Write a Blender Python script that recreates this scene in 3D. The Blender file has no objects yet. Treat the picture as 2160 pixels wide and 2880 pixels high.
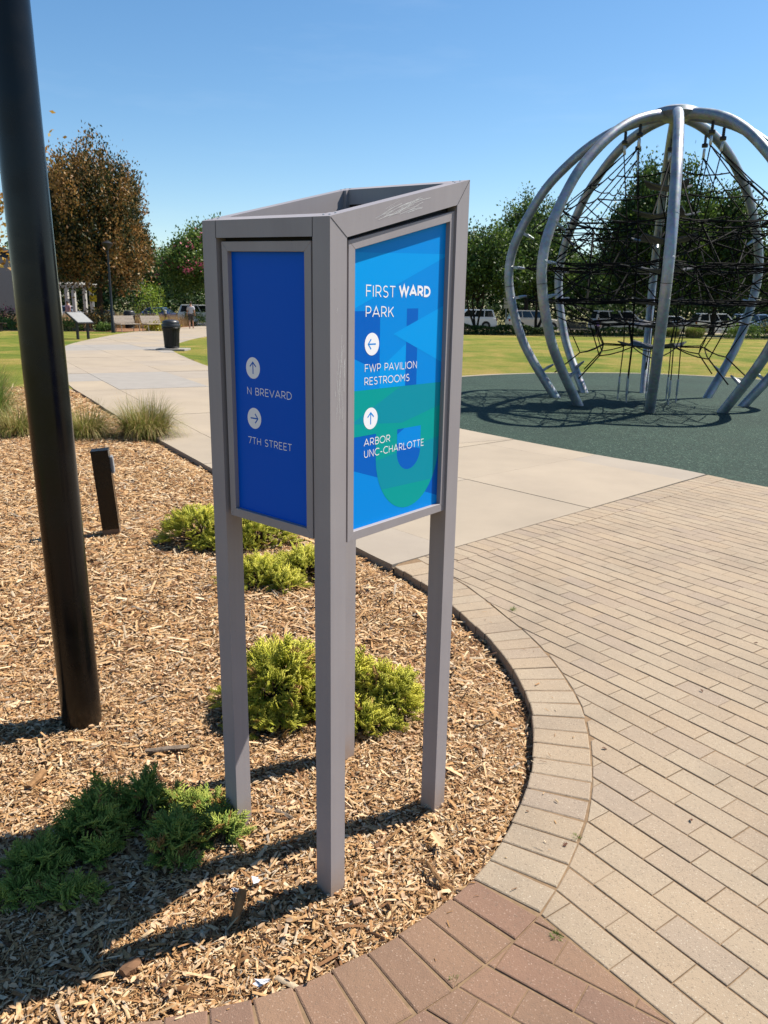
import bpy, math, random
import numpy as np
from mathutils import Vector, Matrix
rng = np.random.default_rng(11)
random.seed(5)
sc = bpy.context.scene
C = sc.collection
R_ = math.radians

# ------------------------------------------------------------------ camera
EYE = 1.62
FOC = 2166.0                       # focal length in pixels of the 2160 x 2880 photograph
cam = bpy.data.cameras.new('camera')
cam.sensor_fit = 'VERTICAL'; cam.sensor_height = 24.0; cam.sensor_width = 18.0
cam.lens = FOC / 2880 * 24.0
cam.clip_start = 0.05; cam.clip_end = 4000
cam.dof.use_dof = True; cam.dof.focus_distance = 2.15; cam.dof.aperture_fstop = 8.5
cam_o = bpy.data.objects.new('camera', cam); C.objects.link(cam_o)
cam_o.matrix_world = Matrix.Translation((0, 0, EYE)) @ Matrix.Rotation(R_(90 - 14.85), 4, 'X') @ Matrix.Rotation(R_(0.97), 4, 'Z')
sc.camera = cam_o

# ------------------------------------------------------------------ sky and sun
SUN_EL, SUN_AZ = 53.5, 63.0        # degrees; azimuth clockwise from +Y
w = bpy.data.worlds.new('World'); sc.world = w; w.use_nodes = True
wn = w.node_tree.nodes; wl = w.node_tree.links
sky = wn.new('ShaderNodeTexSky'); sky.sky_type = 'NISHITA'; sky.sun_disc = False
sky.sun_elevation = R_(SUN_EL); sky.sun_rotation = R_(SUN_AZ)
sky.altitude = 200; sky.air_density = 1.0; sky.dust_density = 0.3; sky.ozone_density = 2.0
bg = wn['Background']; bg.inputs['Strength'].default_value = 0.080
hs = wn.new('ShaderNodeHueSaturation'); hs.inputs['Hue'].default_value = 0.497; hs.inputs['Saturation'].default_value = 1.22
wl.new(sky.outputs[0], hs.inputs['Color']); tcw = wn.new('ShaderNodeTexCoord'); mpw = wn.new('ShaderNodeMapping'); mpw.inputs['Scale'].default_value = (1.6, 1.6, 9.0)     # faint streaks of high cloud
nzw = wn.new('ShaderNodeTexNoise'); nzw.inputs['Scale'].default_value = 2.4; nzw.inputs['Detail'].default_value = 6; nzw.inputs['Roughness'].default_value = 0.6
rmw = wn.new('ShaderNodeMapRange'); rmw.inputs['From Min'].default_value = 0.56; rmw.inputs['From Max'].default_value = 0.82; rmw.inputs['To Max'].default_value = 0.06
mxw = wn.new('ShaderNodeMix'); mxw.data_type = 'RGBA'; mxw.inputs[7].default_value = (7.0, 7.6, 8.4, 1)
wl.new(tcw.outputs['Generated'], mpw.inputs['Vector']); wl.new(mpw.outputs[0], nzw.inputs['Vector']); wl.new(nzw.outputs['Fac'], rmw.inputs['Value'])
wl.new(rmw.outputs[0], mxw.inputs[0]); wl.new(hs.outputs[0], mxw.inputs[6]); wl.new(mxw.outputs[2], bg.inputs['Color'])
sl = bpy.data.lights.new('sun', 'SUN'); sl.energy = 5.0; sl.angle = R_(0.53); sl.color = (1.0, 0.93, 0.83)
so = bpy.data.objects.new('sun', sl); C.objects.link(so)
sd = Vector((math.sin(R_(SUN_AZ)) * math.cos(R_(SUN_EL)), math.cos(R_(SUN_AZ)) * math.cos(R_(SUN_EL)), math.sin(R_(SUN_EL))))
so.rotation_euler = sd.to_track_quat('Z', 'Y').to_euler()
vs = sc.view_settings
sc.display_settings.display_device = 'sRGB'
vs.view_transform = 'Standard'; vs.look = 'None'; vs.exposure = 0.92; vs.gamma = 1.0; vs.use_curve_mapping = False
sc.render.engine = 'CYCLES'
sc.cycles.use_denoising = True
sc.cycles.max_bounces = 6; sc.cycles.diffuse_bounces = 3; sc.cycles.glossy_bounces = 3
sc.cycles.transparent_max_bounces = 6; sc.cycles.caustics_reflective = False; sc.cycles.caustics_refractive = False

# ------------------------------------------------------------------ helpers
def lin(r, g, b):
    f = lambda c: ((c / 255 + 0.055) / 1.055) ** 2.4 if c / 255 > 0.04045 else c / 255 / 12.92
    return (f(r) * ALB, f(g) * ALB, f(b) * ALB, 1.0)
ALB = 0.72                         # picture colours are read off a bright exposure; real surfaces are darker

class NT:
    def __init__(s, name):
        s.m = bpy.data.materials.new(name); s.m.use_nodes = True
        s.t = s.m.node_tree; s.n = s.t.nodes; s.l = s.t.links
        s.b = s.n['Principled BSDF']; s.out = s.n['Material Output']
    def new(s, t, **kw):
        n = s.n.new(t)
        for k, v in kw.items(): setattr(n, k, v)
        return n
    def pos(s):
        return s.new('ShaderNodeNewGeometry').outputs['Position']
    def noise(s, scale, detail=3, vec=None, rough=0.55, dist=0.0):
        n = s.new('ShaderNodeTexNoise'); n.inputs['Scale'].default_value = scale
        n.inputs['Detail'].default_value = detail; n.inputs['Roughness'].default_value = rough
        n.inputs['Distortion'].default_value = dist
        s.l.new(vec if vec is not None else s.pos(), n.inputs['Vector']); return n.outputs['Fac']
    def ramp(s, fac, stops, interp='LINEAR'):
        r = s.new('ShaderNodeValToRGB'); e = r.color_ramp.elements; r.color_ramp.interpolation = interp
        while len(e) < len(stops): e.new(0.5)
        for i, (p, c) in enumerate(stops):
            e[i].position = p; e[i].color = c if len(c) == 4 else (*c, 1)
        s.l.new(fac, r.inputs['Fac']); return r.outputs['Color']
    def mix(s, fac, a, b, mode='MIX'):
        n = s.new('ShaderNodeMix', data_type='RGBA', blend_type=mode)
        for v, k in ((fac, 0), (a, 6), (b, 7)):
            if hasattr(v, 'links') or isinstance(v, bpy.types.NodeSocket): s.l.new(v, n.inputs[k])
            else: n.inputs[k].default_value = v
        return n.outputs[2]
    def math(s, op, a, b=0.0):
        n = s.new('ShaderNodeMath', operation=op)
        for v, k in ((a, 0), (b, 1)):
            if isinstance(v, bpy.types.NodeSocket): s.l.new(v, n.inputs[k])
            else: n.inputs[k].default_value = v
        return n.outputs[0]
    def bump(s, h, strength=0.3, dist=0.01):
        n = s.new('ShaderNodeBump'); n.inputs['Strength'].default_value = strength
        n.inputs['Distance'].default_value = dist
        s.l.new(h, n.inputs['Height']); s.l.new(n.outputs[0], s.b.inputs['Normal'])
    def rnd(s):
        a = s.new('ShaderNodeObjectInfo').outputs['Random']
        b = s.new('ShaderNodeNewGeometry').outputs['Random Per Island']
        return s.math('FRACT', s.math('ADD', a, s.math('MULTIPLY', b, 7.31)))
    def set(s, col=None, rough=None, metal=None, spec=None):
        for k, v in (('Base Color', col), ('Roughness', rough), ('Metallic', metal), ('Specular IOR Level', spec)):
            if v is None: continue
            if isinstance(v, bpy.types.NodeSocket): s.l.new(v, s.b.inputs[k])
            else: s.b.inputs[k].default_value = v
        return s.m

def plain(name, col, rough=0.5, metal=0.0, var=0.12, scale=6.0, bump=0.0, spec=0.5, bscale=60.0):
    n = NT(name); k = lambda f: tuple(min(1, c * f) for c in col[:3]) + (1,)
    c = n.ramp(n.noise(scale, 4), [(0.25, k(1 - var)), (0.75, k(1 + var))])
    if bump: n.bump(n.noise(bscale, 3), bump, 0.004)
    return n.set(c, rough, metal, spec)

def leafmat(name, stops, trans=0.25, rough=0.55):
    n = NT(name)
    col = n.ramp(n.new('ShaderNodeNewGeometry').outputs['Random Per Island'], stops)
    n.set(col, rough, 0, 0.3)
    tr = n.new('ShaderNodeBsdfTranslucent'); n.l.new(col, tr.inputs['Color'])
    mx = n.new('ShaderNodeMixShader'); mx.inputs[0].default_value = trans
    n.l.new(n.b.outputs[0], mx.inputs[1]); n.l.new(tr.outputs[0], mx.inputs[2]); n.l.new(mx.outputs[0], n.out.inputs['Surface'])
    return n.m

def mesh_np(name, V, F):
    """V (n,3); F list of (m,k) index arrays"""
    me = bpy.data.meshes.new(name)
    V = np.asarray(V, np.float32); me.vertices.add(len(V)); me.vertices.foreach_set('co', V.ravel())
    F = [np.asarray(f, np.int32) for f in F if len(f)]
    nl = sum(f.size for f in F); npol = sum(len(f) for f in F)
    me.loops.add(nl); me.loops.foreach_set('vertex_index', np.concatenate([f.ravel() for f in F]))
    st = []; tot = []; o = 0
    for f in F:
        k = f.shape[1]; st.append(o + np.arange(len(f)) * k); tot.append(np.full(len(f), k)); o += f.size
    me.polygons.add(npol)
    me.polygons.foreach_set('loop_start', np.concatenate(st).astype(np.int32))
    me.update(calc_edges=True); me.validate()
    return me

def link(name, me, mat=None, parent=None, loc=None):
    o = bpy.data.objects.new(name, me)
    if mat is not None and me is not None and not len(me.materials): me.materials.append(mat)
    C.objects.link(o)
    if parent: o.parent = parent
    if loc is not None: o.location = loc
    return o

def tag(o, label=None, cat=None, group=None, kind=None):
    if label: o['label'] = label
    if cat: o['category'] = cat
    if group: o['group'] = group
    if kind: o['kind'] = kind
    return o

def thing(name, label, cat, loc=(0, 0, 0), rz=0.0, group=None):
    o = bpy.data.objects.new(name, None); C.objects.link(o); o.empty_display_size = 0.2
    o.location = loc; o.rotation_euler = (0, 0, rz)
    return tag(o, label, cat, group)

def copy_tree(o, parent=None):
    c = o.copy(); C.objects.link(c); c.parent = parent
    for ch in list(o.children): copy_tree(ch, c)
    return c

class MB:
    def __init__(s): s.v = []; s.f = []
    def add(s, V, F):
        o = len(s.v); s.v += [tuple(p) for p in V]; s.f += [tuple(i + o for i in f) for f in F]; return s
    def box(s, c, size, rot=None, taper=1.0):
        x, y, z = (k / 2 for k in size); V = []
        for dz in (-z, z):
            t = 1.0 if dz < 0 else taper
            for dx, dy in ((-x, -y), (x, -y), (x, y), (-x, y)):
                p = Vector((dx * t, dy * t, dz))
                if rot is not None: p = rot @ p
                V.append(p + Vector(c))
        return s.add(V, [(3, 2, 1, 0), (4, 5, 6, 7), (0, 1, 5, 4), (1, 2, 6, 5), (2, 3, 7, 6), (3, 0, 4, 7)])
    def tube(s, pts, rad, n=8, cap=True, closed=False):
        pts = [Vector(p) for p in pts]; m = len(pts)
        rad = [rad] * m if not hasattr(rad, '__len__') else rad
        up = None; V = []
        for i, p in enumerate(pts):
            a = pts[i - 1] if (i or closed) else p
            b = pts[(i + 1) % m] if (i < m - 1 or closed) else p
            d = (b - a).normalized()
            if up is None: up = Vector((0, 0, 1)) if abs(d.z) < 0.9 else Vector((1, 0, 0))
            x = d.cross(up).normalized(); up = x.cross(d).normalized()
            for k in range(n):
                t = 2 * math.pi * k / n
                V.append(p + (x * math.cos(t) + up * math.sin(t)) * rad[i])
        F = []
        for i in range(m if closed else m - 1):
            j = (i + 1) % m
            for k in range(n):
                q = (k + 1) % n; F.append((i * n + k, i * n + q, j * n + q, j * n + k))
        if cap and not closed:
            F.append(tuple(range(n - 1, -1, -1))); F.append(tuple((m - 1) * n + k for k in range(n)))
        return s.add(V, F)
    def lathe(s, prof, n=24, c=(0, 0, 0), cap=True):
        V = []; F = []
        for r, z in prof:
            for k in range(n):
                t = 2 * math.pi * k / n; V.append((c[0] + r * math.cos(t), c[1] + r * math.sin(t), c[2] + z))
        for i in range(len(prof) - 1):
            for k in range(n):
                q = (k + 1) % n; F.append((i * n + k, i * n + q, (i + 1) * n + q, (i + 1) * n + k))
        if cap: F += [tuple(range(n - 1, -1, -1)), tuple((len(prof) - 1) * n + k for k in range(n))]
        return s.add(V, F)
    def prism(s, poly, z0, z1, fn=None):
        """poly CCW 2-D; fn maps (a,b,h) to 3-D"""
        fn = fn or (lambda a, b, h: (a, b, h)); n = len(poly)
        V = [fn(a, b, z0) for a, b in poly] + [fn(a, b, z1) for a, b in poly]
        return s.add(V, [tuple(range(n - 1, -1, -1)), tuple(range(n, 2 * n))] + [(k, (k + 1) % n, n + (k + 1) % n, n + k) for k in range(n)])
    def mesh(s, name, smooth=False, bevel=0.0, seg=2):
        me = bpy.data.meshes.new(name); me.from_pydata(s.v, [], s.f); me.update()
        if bevel:
            import bmesh
            bm = bmesh.new(); bm.from_mesh(me)
            ed = [e for e in bm.edges if len(e.link_faces) == 2 and e.calc_face_angle(0) > 0.5]
            bmesh.ops.bevel(bm, geom=ed, offset=bevel, segments=seg, affect='EDGES', clamp_overlap=True)
            bmesh.ops.recalc_face_normals(bm, faces=bm.faces); bm.to_mesh(me); bm.free()
        if smooth:
            me.polygons.foreach_set('use_smooth', [True] * len(me.polygons))
            try: me.set_sharp_from_angle(angle=R_(40))
            except Exception: pass
        return me
    def build(s, name, mat, parent=None, smooth=False, bevel=0.0, seg=2, loc=None):
        return link(name, s.mesh(name, smooth, bevel, seg), mat, parent, loc)

def crom(pts, n=8, closed=False):
    P = [np.array(p, float) for p in pts]; m = len(P); out = []
    for i in range(m if closed else m - 1):
        p0 = P[i - 1] if (i or closed) else 2 * P[0] - P[1]
        p1 = P[i]; p2 = P[(i + 1) % m]
        p3 = P[(i + 2) % m] if (i + 2 < m or closed) else 2 * P[-1] - P[-2]
        for k in range(n):
            t = k / n
            out.append(0.5 * (2 * p1 + (p2 - p0) * t + (2 * p0 - 5 * p1 + 4 * p2 - p3) * t ** 2 + (3 * p1 - p0 - 3 * p2 + p3) * t ** 3))
    if not closed: out.append(P[-1])
    return np.array(out)

def inside(px, py, poly):
    r = np.zeros(px.shape, bool); x1, y1 = poly[-1]
    for x2, y2 in poly:
        c = ((y2 > py) != (y1 > py))
        with np.errstate(divide='ignore', invalid='ignore'):
            xi = (x1 - x2) * (py - y2) / ((y1 - y2) if y1 != y2 else 1e-12) + x2
        r ^= c & (px < xi); x1, y1 = x2, y2
    return r

def dist_poly(px, py, line):
    d = np.full(px.shape, 1e9)
    for a, b in zip(line[:-1], line[1:]):
        ab = b - a; L = ab @ ab + 1e-12
        t = np.clip(((px - a[0]) * ab[0] + (py - a[1]) * ab[1]) / L, 0, 1)
        d = np.minimum(d, np.hypot(px - a[0] - t * ab[0], py - a[1] - t * ab[1]))
    return d

def clip_half(poly, q, n):
    """keep the side where (p-q).n >= 0"""
    out = []
    for i in range(len(poly)):
        a, b = poly[i - 1], poly[i]
        da = (a[0] - q[0]) * n[0] + (a[1] - q[1]) * n[1]; db = (b[0] - q[0]) * n[0] + (b[1] - q[1]) * n[1]
        if (da >= 0) != (db >= 0):
            t = da / (da - db); out.append((a[0] + (b[0] - a[0]) * t, a[1] + (b[1] - a[1]) * t))
        if db >= 0: out.append(tuple(b))
    return out

def area(p): return 0.5 * sum(p[i - 1][0] * p[i][1] - p[i][0] * p[i - 1][1] for i in range(len(p)))
def centroid(p): return (sum(q[0] for q in p) / len(p), sum(q[1] for q in p) / len(p))

def shrink(poly, d):
    """inset a convex CCW polygon by d"""
    out = [tuple(p) for p in poly]
    for i in range(len(poly)):
        a, b = poly[i - 1], poly[i]
        L = math.hypot(b[0] - a[0], b[1] - a[1])
        if L < 1e-6: continue
        n = (-(b[1] - a[1]) / L, (b[0] - a[0]) / L)
        out = clip_half(out, (a[0] + n[0] * d, a[1] + n[1] * d), n)
        if len(out) < 3: return []
    return out

def slab_into(mb, poly, top, thick, ch):
    """chamfered paving piece"""
    inner = shrink(poly, ch)
    n = len(poly)
    if len(inner) != n:
        mb.prism(poly, top - thick, top); return
    # rotate inner so that it starts nearest to poly[0]
    k = min(range(n), key=lambda i: (inner[i][0] - poly[0][0]) ** 2 + (inner[i][1] - poly[0][1]) ** 2)
    inner = inner[k:] + inner[:k]
    V = [(x, y, top - thick) for x, y in poly] + [(x, y, top - ch * 0.6) for x, y in poly] + [(x, y, top) for x, y in inner]
    F = [tuple(2 * n + i for i in range(n))]
    for i in range(n):
        j = (i + 1) % n
        F += [(i, j, n + j, n + i), (n + i, n + j, 2 * n + j, 2 * n + i)]
    mb.add(V, F)

# ------------------------------------------------------------------ materials
def brick_mat(name, stops, speck):
    n = NT(name); P = n.pos()
    col = n.ramp(n.rnd(), stops)
    col = n.mix(n.math('MULTIPLY', n.noise(9, 3, P), 0.35), col, stops[0][1])
    big = n.ramp(n.noise(1.7, 5, P, 0.65), [(0.3, (0.80, 0.81, 0.83)), (0.5, (0.97, 0.97, 0.97)), (0.7, (1.06, 1.05, 1.03))])
    col = n.mix(1.0, col, big, 'MULTIPLY')
    v = n.new('ShaderNodeTexVoronoi'); v.inputs['Scale'].default_value = 130; n.l.new(P, v.inputs['Vector'])
    pick = n.math('MULTIPLY', n.math('LESS_THAN', v.outputs['Distance'], 0.30), n.math('GREATER_THAN', n.noise(200, 1, P), 0.56))
    col = n.mix(n.math('MULTIPLY', pick, 0.38), col, speck)
    v2 = n.new('ShaderNodeTexVoronoi'); v2.inputs['Scale'].default_value = 105; n.l.new(P, v2.inputs['Vector'])
    dk = n.math('MULTIPLY', n.math('LESS_THAN', v2.outputs['Distance'], 0.32), n.math('GREATER_THAN', n.noise(170, 1, P), 0.52))
    col = n.mix(n.math('MULTIPLY', dk, 0.42), col, lin(112, 98, 84))
    h = n.math('ADD', n.noise(260, 3, P, 0.7), n.math('MULTIPLY', n.noise(40, 3, P), 1.2))
    st_ = n.ramp(n.noise(5.5, 2, P, 0.4), [(0.74, (1, 1, 1)), (0.78, (0.62, 0.58, 0.54))]); col = n.mix(1.0, col, st_, 'MULTIPLY')
    n.bump(h, 0.6, 0.004)
    return n.set(col, 0.88, 0, 0.25)

m_tan = brick_mat('tan_paver', [(0.0, lin(168, 150, 128)), (0.35, lin(176, 159, 136)), (0.7, lin(174, 154, 129)), (1.0, lin(165, 148, 130))], lin(225, 215, 195))
m_brown = brick_mat('brown_paver', [(0.0, lin(140, 112, 92)), (0.4, lin(152, 122, 99)), (0.75, lin(146, 114, 95)), (1.0, lin(136, 108, 92))], lin(205, 180, 160))
m_sand = plain('joint_sand', lin(142, 118, 92), 0.95, 0, 0.25, 30, 0.5, 0.1)

def concrete_mat():
    n = NT('concrete'); P = n.pos()
    col = n.ramp(n.rnd(), [(0.0, lin(172, 158, 139)), (0.45, lin(177, 162, 141)), (0.8, lin(174, 160, 142)), (1.0, lin(167, 156, 142))])
    col = n.mix(1.0, col, n.ramp(n.noise(1.1, 5, P, 0.6), [(0.3, (0.88, 0.88, 0.88)), (0.72, (1.06, 1.06, 1.05))]), 'MULTIPLY')
    col = n.mix(n.math('MULTIPLY', n.math('GREATER_THAN', n.noise(55, 2, P), 0.69), 0.3), col, lin(130, 118, 102))
    n.bump(n.math('ADD', n.noise(230, 3, P), n.noise(18, 3, P)), 0.25, 0.003)
    return n.set(col, 0.85, 0, 0.3)
m_conc = concrete_mat()
m_conc_grey = plain('grey_concrete', lin(160, 154, 146), 0.85, 0, 0.08, 3, 0.2, 0.3)

def rubber_mat():
    n = NT('green_rubber'); P = n.pos()
    v = n.new('ShaderNodeTexVoronoi'); v.inputs['Scale'].default_value = 55; n.l.new(P, v.inputs['Vector'])
    col = n.ramp(v.outputs['Color'], [(0.0, lin(27, 42, 36)), (0.45, lin(41, 61, 52)), (0.8, lin(52, 75, 64)), (1.0, lin(102, 120, 104))])
    col = n.mix(1.0, col, n.ramp(n.noise(0.7, 4, P), [(0.3, (0.85, 0.85, 0.85)), (0.7, (1.15, 1.15, 1.12))]), 'MULTIPLY')
    sp = n.math('GREATER_THAN', n.noise(38, 2, P), 0.71)
    col = n.mix(n.math('MULTIPLY', sp, 0.6), col, lin(150, 158, 138))
    n.bump(v.outputs['Distance'], 0.7, 0.01)
    return n.set(col, 0.9, 0, 0.25)
m_rubber = rubber_mat()

def lawn_mat():
    n = NT('lawn'); P = n.pos()
    a = n.noise(0.28, 5, P, 0.65, 0.9); b = n.noise(1.6, 4, P, 0.65); c = n.noise(26, 3, P, 0.7)
    f = n.math('ADD', n.math('MULTIPLY', a, 0.75), n.math('MULTIPLY', b, 0.25))
    col = n.ramp(f, [(0.36, lin(100, 120, 44)), (0.47, lin(132, 138, 58)), (0.56, lin(162, 148, 78)), (0.66, lin(184, 156, 98))])
    col = n.mix(1.0, col, n.ramp(c, [(0.3, (0.62, 0.66, 0.6)), (0.7, (1.2, 1.18, 1.15))]), 'MULTIPLY')
    n.bump(n.math('ADD', c, n.noise(120, 2, P)), 0.8, 0.03)
    return n.set(col, 0.95, 0, 0.1)
m_lawn = lawn_mat()
m_earth = plain('earth', lin(128, 124, 82), 0.95, 0, 0.25, 0.6, 0.3, 0.1)
m_asphalt = plain('asphalt', (0.055, 0.055, 0.058, 1), 0.9, 0, 0.15, 3, 0.3, 0.3)

def mulch_mat():
    n = NT('mulch'); P = n.pos()
    f = n.noise(95, 4, P, 0.7, 1.5)
    col = n.ramp(f, [(0.25, lin(72, 52, 36)), (0.45, lin(140, 104, 70)), (0.6, lin(180, 140, 96)), (0.8, lin(208, 172, 126))])
    n.bump(f, 1.0, 0.02)
    return n.set(col, 0.95, 0, 0.1)
m_mulch = mulch_mat()

def chip_mat():
    n = NT('wood_chip'); P = n.pos()
    col = n.ramp(n.new('ShaderNodeNewGeometry').outputs['Random Per Island'],
        [(0.0, lin(74, 52, 36)), (0.08, lin(122, 86, 56)), (0.21, lin(162, 118, 77)), (0.40, lin(188, 145, 97)), (0.58, lin(205, 165, 116)), (0.76, lin(222, 188, 143)), (0.92, lin(238, 213, 176)), (1.0, lin(166, 154, 140))])
    col = n.mix(0.5, col, n.ramp(n.noise(160, 3, P), [(0.3, (0.45, 0.42, 0.4)), (0.65, (1.1, 1.08, 1.05))]), 'MULTIPLY')
    return n.set(col, 0.8, 0, 0.25)
m_chip = chip_mat()
m_leaflit = leafmat('dry_leaf', [(0, lin(190, 148, 104)), (0.4, lin(214, 176, 134)), (0.75, lin(226, 194, 156)), (1, lin(150, 112, 78))], 0.1)

def painted_metal(name, col, rough=0.38, metal=0.0, spec=0.3, dirt=8.0):
    n = NT(name); P = n.pos()
    c = n.mix(1.0, col, n.ramp(n.noise(3.5, 4, P), [(0.3, (0.93, 0.93, 0.94)), (0.7, (1.05, 1.05, 1.04))]), 'MULTIPLY')
    c = n.mix(n.math('MULTIPLY', n.math('GREATER_THAN', n.noise(70, 4, P, 0.75), 0.70), 0.5), c, tuple(k * 0.6 for k in col[:3]) + (1,))
    sx = n.new('ShaderNodeSeparateXYZ'); n.l.new(P, sx.inputs[0])
    mp = n.new('ShaderNodeMapping'); mp.inputs['Scale'].default_value = (60, 60, 1.5); n.l.new(P, mp.inputs['Vector'])
    c = n.mix(1.0, c, n.ramp(n.noise(1.0, 3, mp.outputs[0]), [(0.3, (0.975, 0.97, 0.97)), (0.7, (1.02, 1.02, 1.02))]), 'MULTIPLY')
    foot = n.math('MULTIPLY', n.math('MULTIPLY', n.math('SUBTRACT', 0.11, sx.outputs['Z']), dirt), n.noise(22, 4, P, 0.7)); n.n[foot.node.name].use_clamp = True
    c = n.mix(foot, c, lin(168, 136, 100))
    n.bump(n.noise(500, 2, P), 0.05, 0.001)
    n.b.inputs['Specular IOR Level'].default_value = spec
    r = n.ramp(n.noise(9, 4, P), [(0.3, (rough - 0.06,) * 3), (0.7, (rough + 0.1,) * 3)])
    return n.set(c, r, metal, spec)
m_sign = painted_metal('sign_metal', lin(168, 162, 164), 0.5, 0.0)
m_gap = plain('dark_gap', lin(40, 38, 40), 0.8)
m_black = painted_metal('black_paint', lin(12, 12, 14), 0.22, 0.0, 0.3, 1.2)
m_blackm = plain('black_metal', lin(32, 32, 34), 0.45, 0.2, 0.15, 8)
m_galv = None
def galv():
    n = NT('galvanised_steel'); P = n.pos()
    v = n.new('ShaderNodeTexVoronoi'); v.inputs['Scale'].default_value = 26; n.l.new(P, v.inputs['Vector'])
    c = n.ramp(n.noise(4, 5, P, 0.6), [(0.3, lin(140, 147, 154)), (0.55, lin(170, 177, 184)), (0.75, lin(190, 194, 198))])
    c = n.mix(0.18, c, v.outputs['Color'], 'SOFT_LIGHT')
    r = n.ramp(n.noise(7, 4, P), [(0.3, (0.36,) * 3), (0.7, (0.56,) * 3)])
    return n.set(c, r, 0.55, 0.5)
m_galv = galv()
m_alu = plain('cast_aluminium', lin(200, 204, 208), 0.35, 0.8, 0.08, 20)
m_rope = plain('black_rope', lin(14, 14, 15), 0.85, 0, 0.2, 80, 0.3, 0.15)
m_membrane = plain('rubber_membrane', lin(62, 62, 66), 0.55, 0, 0.15, 10)
m_bark = plain('bark', lin(92, 76, 62), 0.9, 0, 0.3, 12, 0.8, 0.1, 25)
m_darkbark = plain('dark_bark', lin(66, 56, 48), 0.9, 0, 0.3, 12, 0.8, 0.1, 25)
m_wood = plain('grey_wood', lin(158, 146, 134), 0.8, 0, 0.2, 14, 0.4)
m_white = plain('white_paint', lin(196, 194, 188), 0.5, 0, 0.05, 3)

# ------------------------------------------------------------------ plan of the place (metres, eye above the origin)
inner = [(-4.0, 1.36), (-2.4, 1.36), (-1.4, 1.37), (-0.95, 1.385), (-0.606, 1.426), (-0.404, 1.464), (-0.238, 1.517), (-0.075, 1.609), (0.087, 1.728),
         (0.284, 1.922), (0.43, 2.166), (0.52, 2.37), (0.585, 2.61), (0.62, 2.80), (0.635, 2.99), (0.628, 3.17), (0.60, 3.40), (0.541, 3.652), (0.465, 3.878),
         (0.39, 4.10), (0.272, 4.39), (0.07, 4.75)]
CURB = crom(inner, 8)                                  # mulch-side edge of the brick edging
pathL = [(0.07, 4.75), (-0.2, 5.15), (-0.95, 6.38), (-1.77, 7.73), (-2.36, 8.70), (-2.9, 9.59), (-4.28, 11.92), (-5.06, 13.32), (-6.08, 15.08)]
PATHL = crom(pathL, 4)
pathLfar = crom([(-6.08, 15.08), (-8.2, 19.2), (-10.6, 24.8), (-12.65, 31.24), (-13.83, 37.4), (-14.9, 45.3), (-15.0, 52), (-14.6, 66)], 4)
pathR = crom([(-9.4, 66), (-9.55, 50), (-9.59, 42.04), (-9.38, 37.4), (-8.64, 31.3), (-8.01, 29.07), (-6.48, 25.1), (-4.92, 21.44), (-3.3, 18.2), (-1.3, 14.6), (0.15, 12.4)], 4)
greenpts = [(0.15, 12.4), (0.5, 11.55), (1.04, 10.74), (1.75, 9.79), (2.58, 8.76), (3.04, 8.27), (3.34, 7.86), (3.73, 7.3), (4.6, 6.3), (6.6, 5.2), (9.4, 5.4), (12.0, 8.0), (12.9, 13), (11.9, 17.2),
            (9.64, 19.95), (7.44, 21.2), (5.6, 21.2), (3.76, 20.62), (1.88, 19.3), (0.5, 17.2), (-0.1, 14.8)]
GREEN = crom(greenpts, 5, True)
gi = int(np.argmin(np.hypot(GREEN[:, 0] - 3.34, GREEN[:, 1] - 7.86)))
PATH = np.vstack([PATHL, pathLfar[1:], pathR, GREEN[1:gi + 1]])
MULCH = np.vstack([CURB, PATHL[1:], [(-7.12, 15.1), (-9, 15.6), (-12, 15.2), (-14, 9), (-10, 1.36)]])

def flat(name, poly, z, mat, kind='structure'):
    mb = MB(); mb.add([(x, y, z) for x, y in poly], [tuple(range(len(poly)))])
    o = mb.build(name, mat); o['kind'] = kind
    return o

# the ground to the horizon
flat('ground', [(-2500, -300), (2500, -300), (2500, 3500), (-2500, 3500)], -0.16, m_earth)
flat('lawn', [tuple(p) for p in np.vstack([[(-7.12, 15.1), (-6.08, 15.08)], pathLfar[1:-3], [(-15.4, 46.2), (-22, 46), (-60, 44), (-60, 15), (-14, 15.6), (-9, 15.6)]])], -0.014, m_lawn)
flat('lawn', [tuple(p) for p in np.vstack([pathR[3:], GREEN[::-1][:int(len(GREEN) * 0.45)], [(30, 12), (60, 12), (60, 53.5), (-9.5, 51.5)]])], -0.018, m_lawn)
o = flat('mulch_bed', [(-12, 15.2), (-14, 9), (-10, 1.36), (-4, 1.36), (-6.5, 15.0)], -0.03, m_mulch)

# green safety surface and its pale kerb
mb = MB(); mb.prism([tuple(p) for p in GREEN], -0.12, -0.003); o = mb.build('rubber_safety_surface', m_rubber); o['kind'] = 'structure'
mb = MB(); n = len(GREEN); cg = GREEN.mean(0)
far = [i for i in range(n) if GREEN[i][1] > 12.5]
out = [p + (p - cg) / np.linalg.norm(p - cg) * 0.16 for p in GREEN]
for i in far:
    j = (i + 1) % n
    if GREEN[j][1] <= 12.5: continue
    q = [tuple(GREEN[i]), tuple(out[i]), tuple(out[j]), tuple(GREEN[j])]
    if area(q) < 0: q = q[::-1]
    mb.prism(q, -0.12, 0.004)
o = mb.build('surface_kerb', m_conc); o['kind'] = 'structure'

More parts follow.
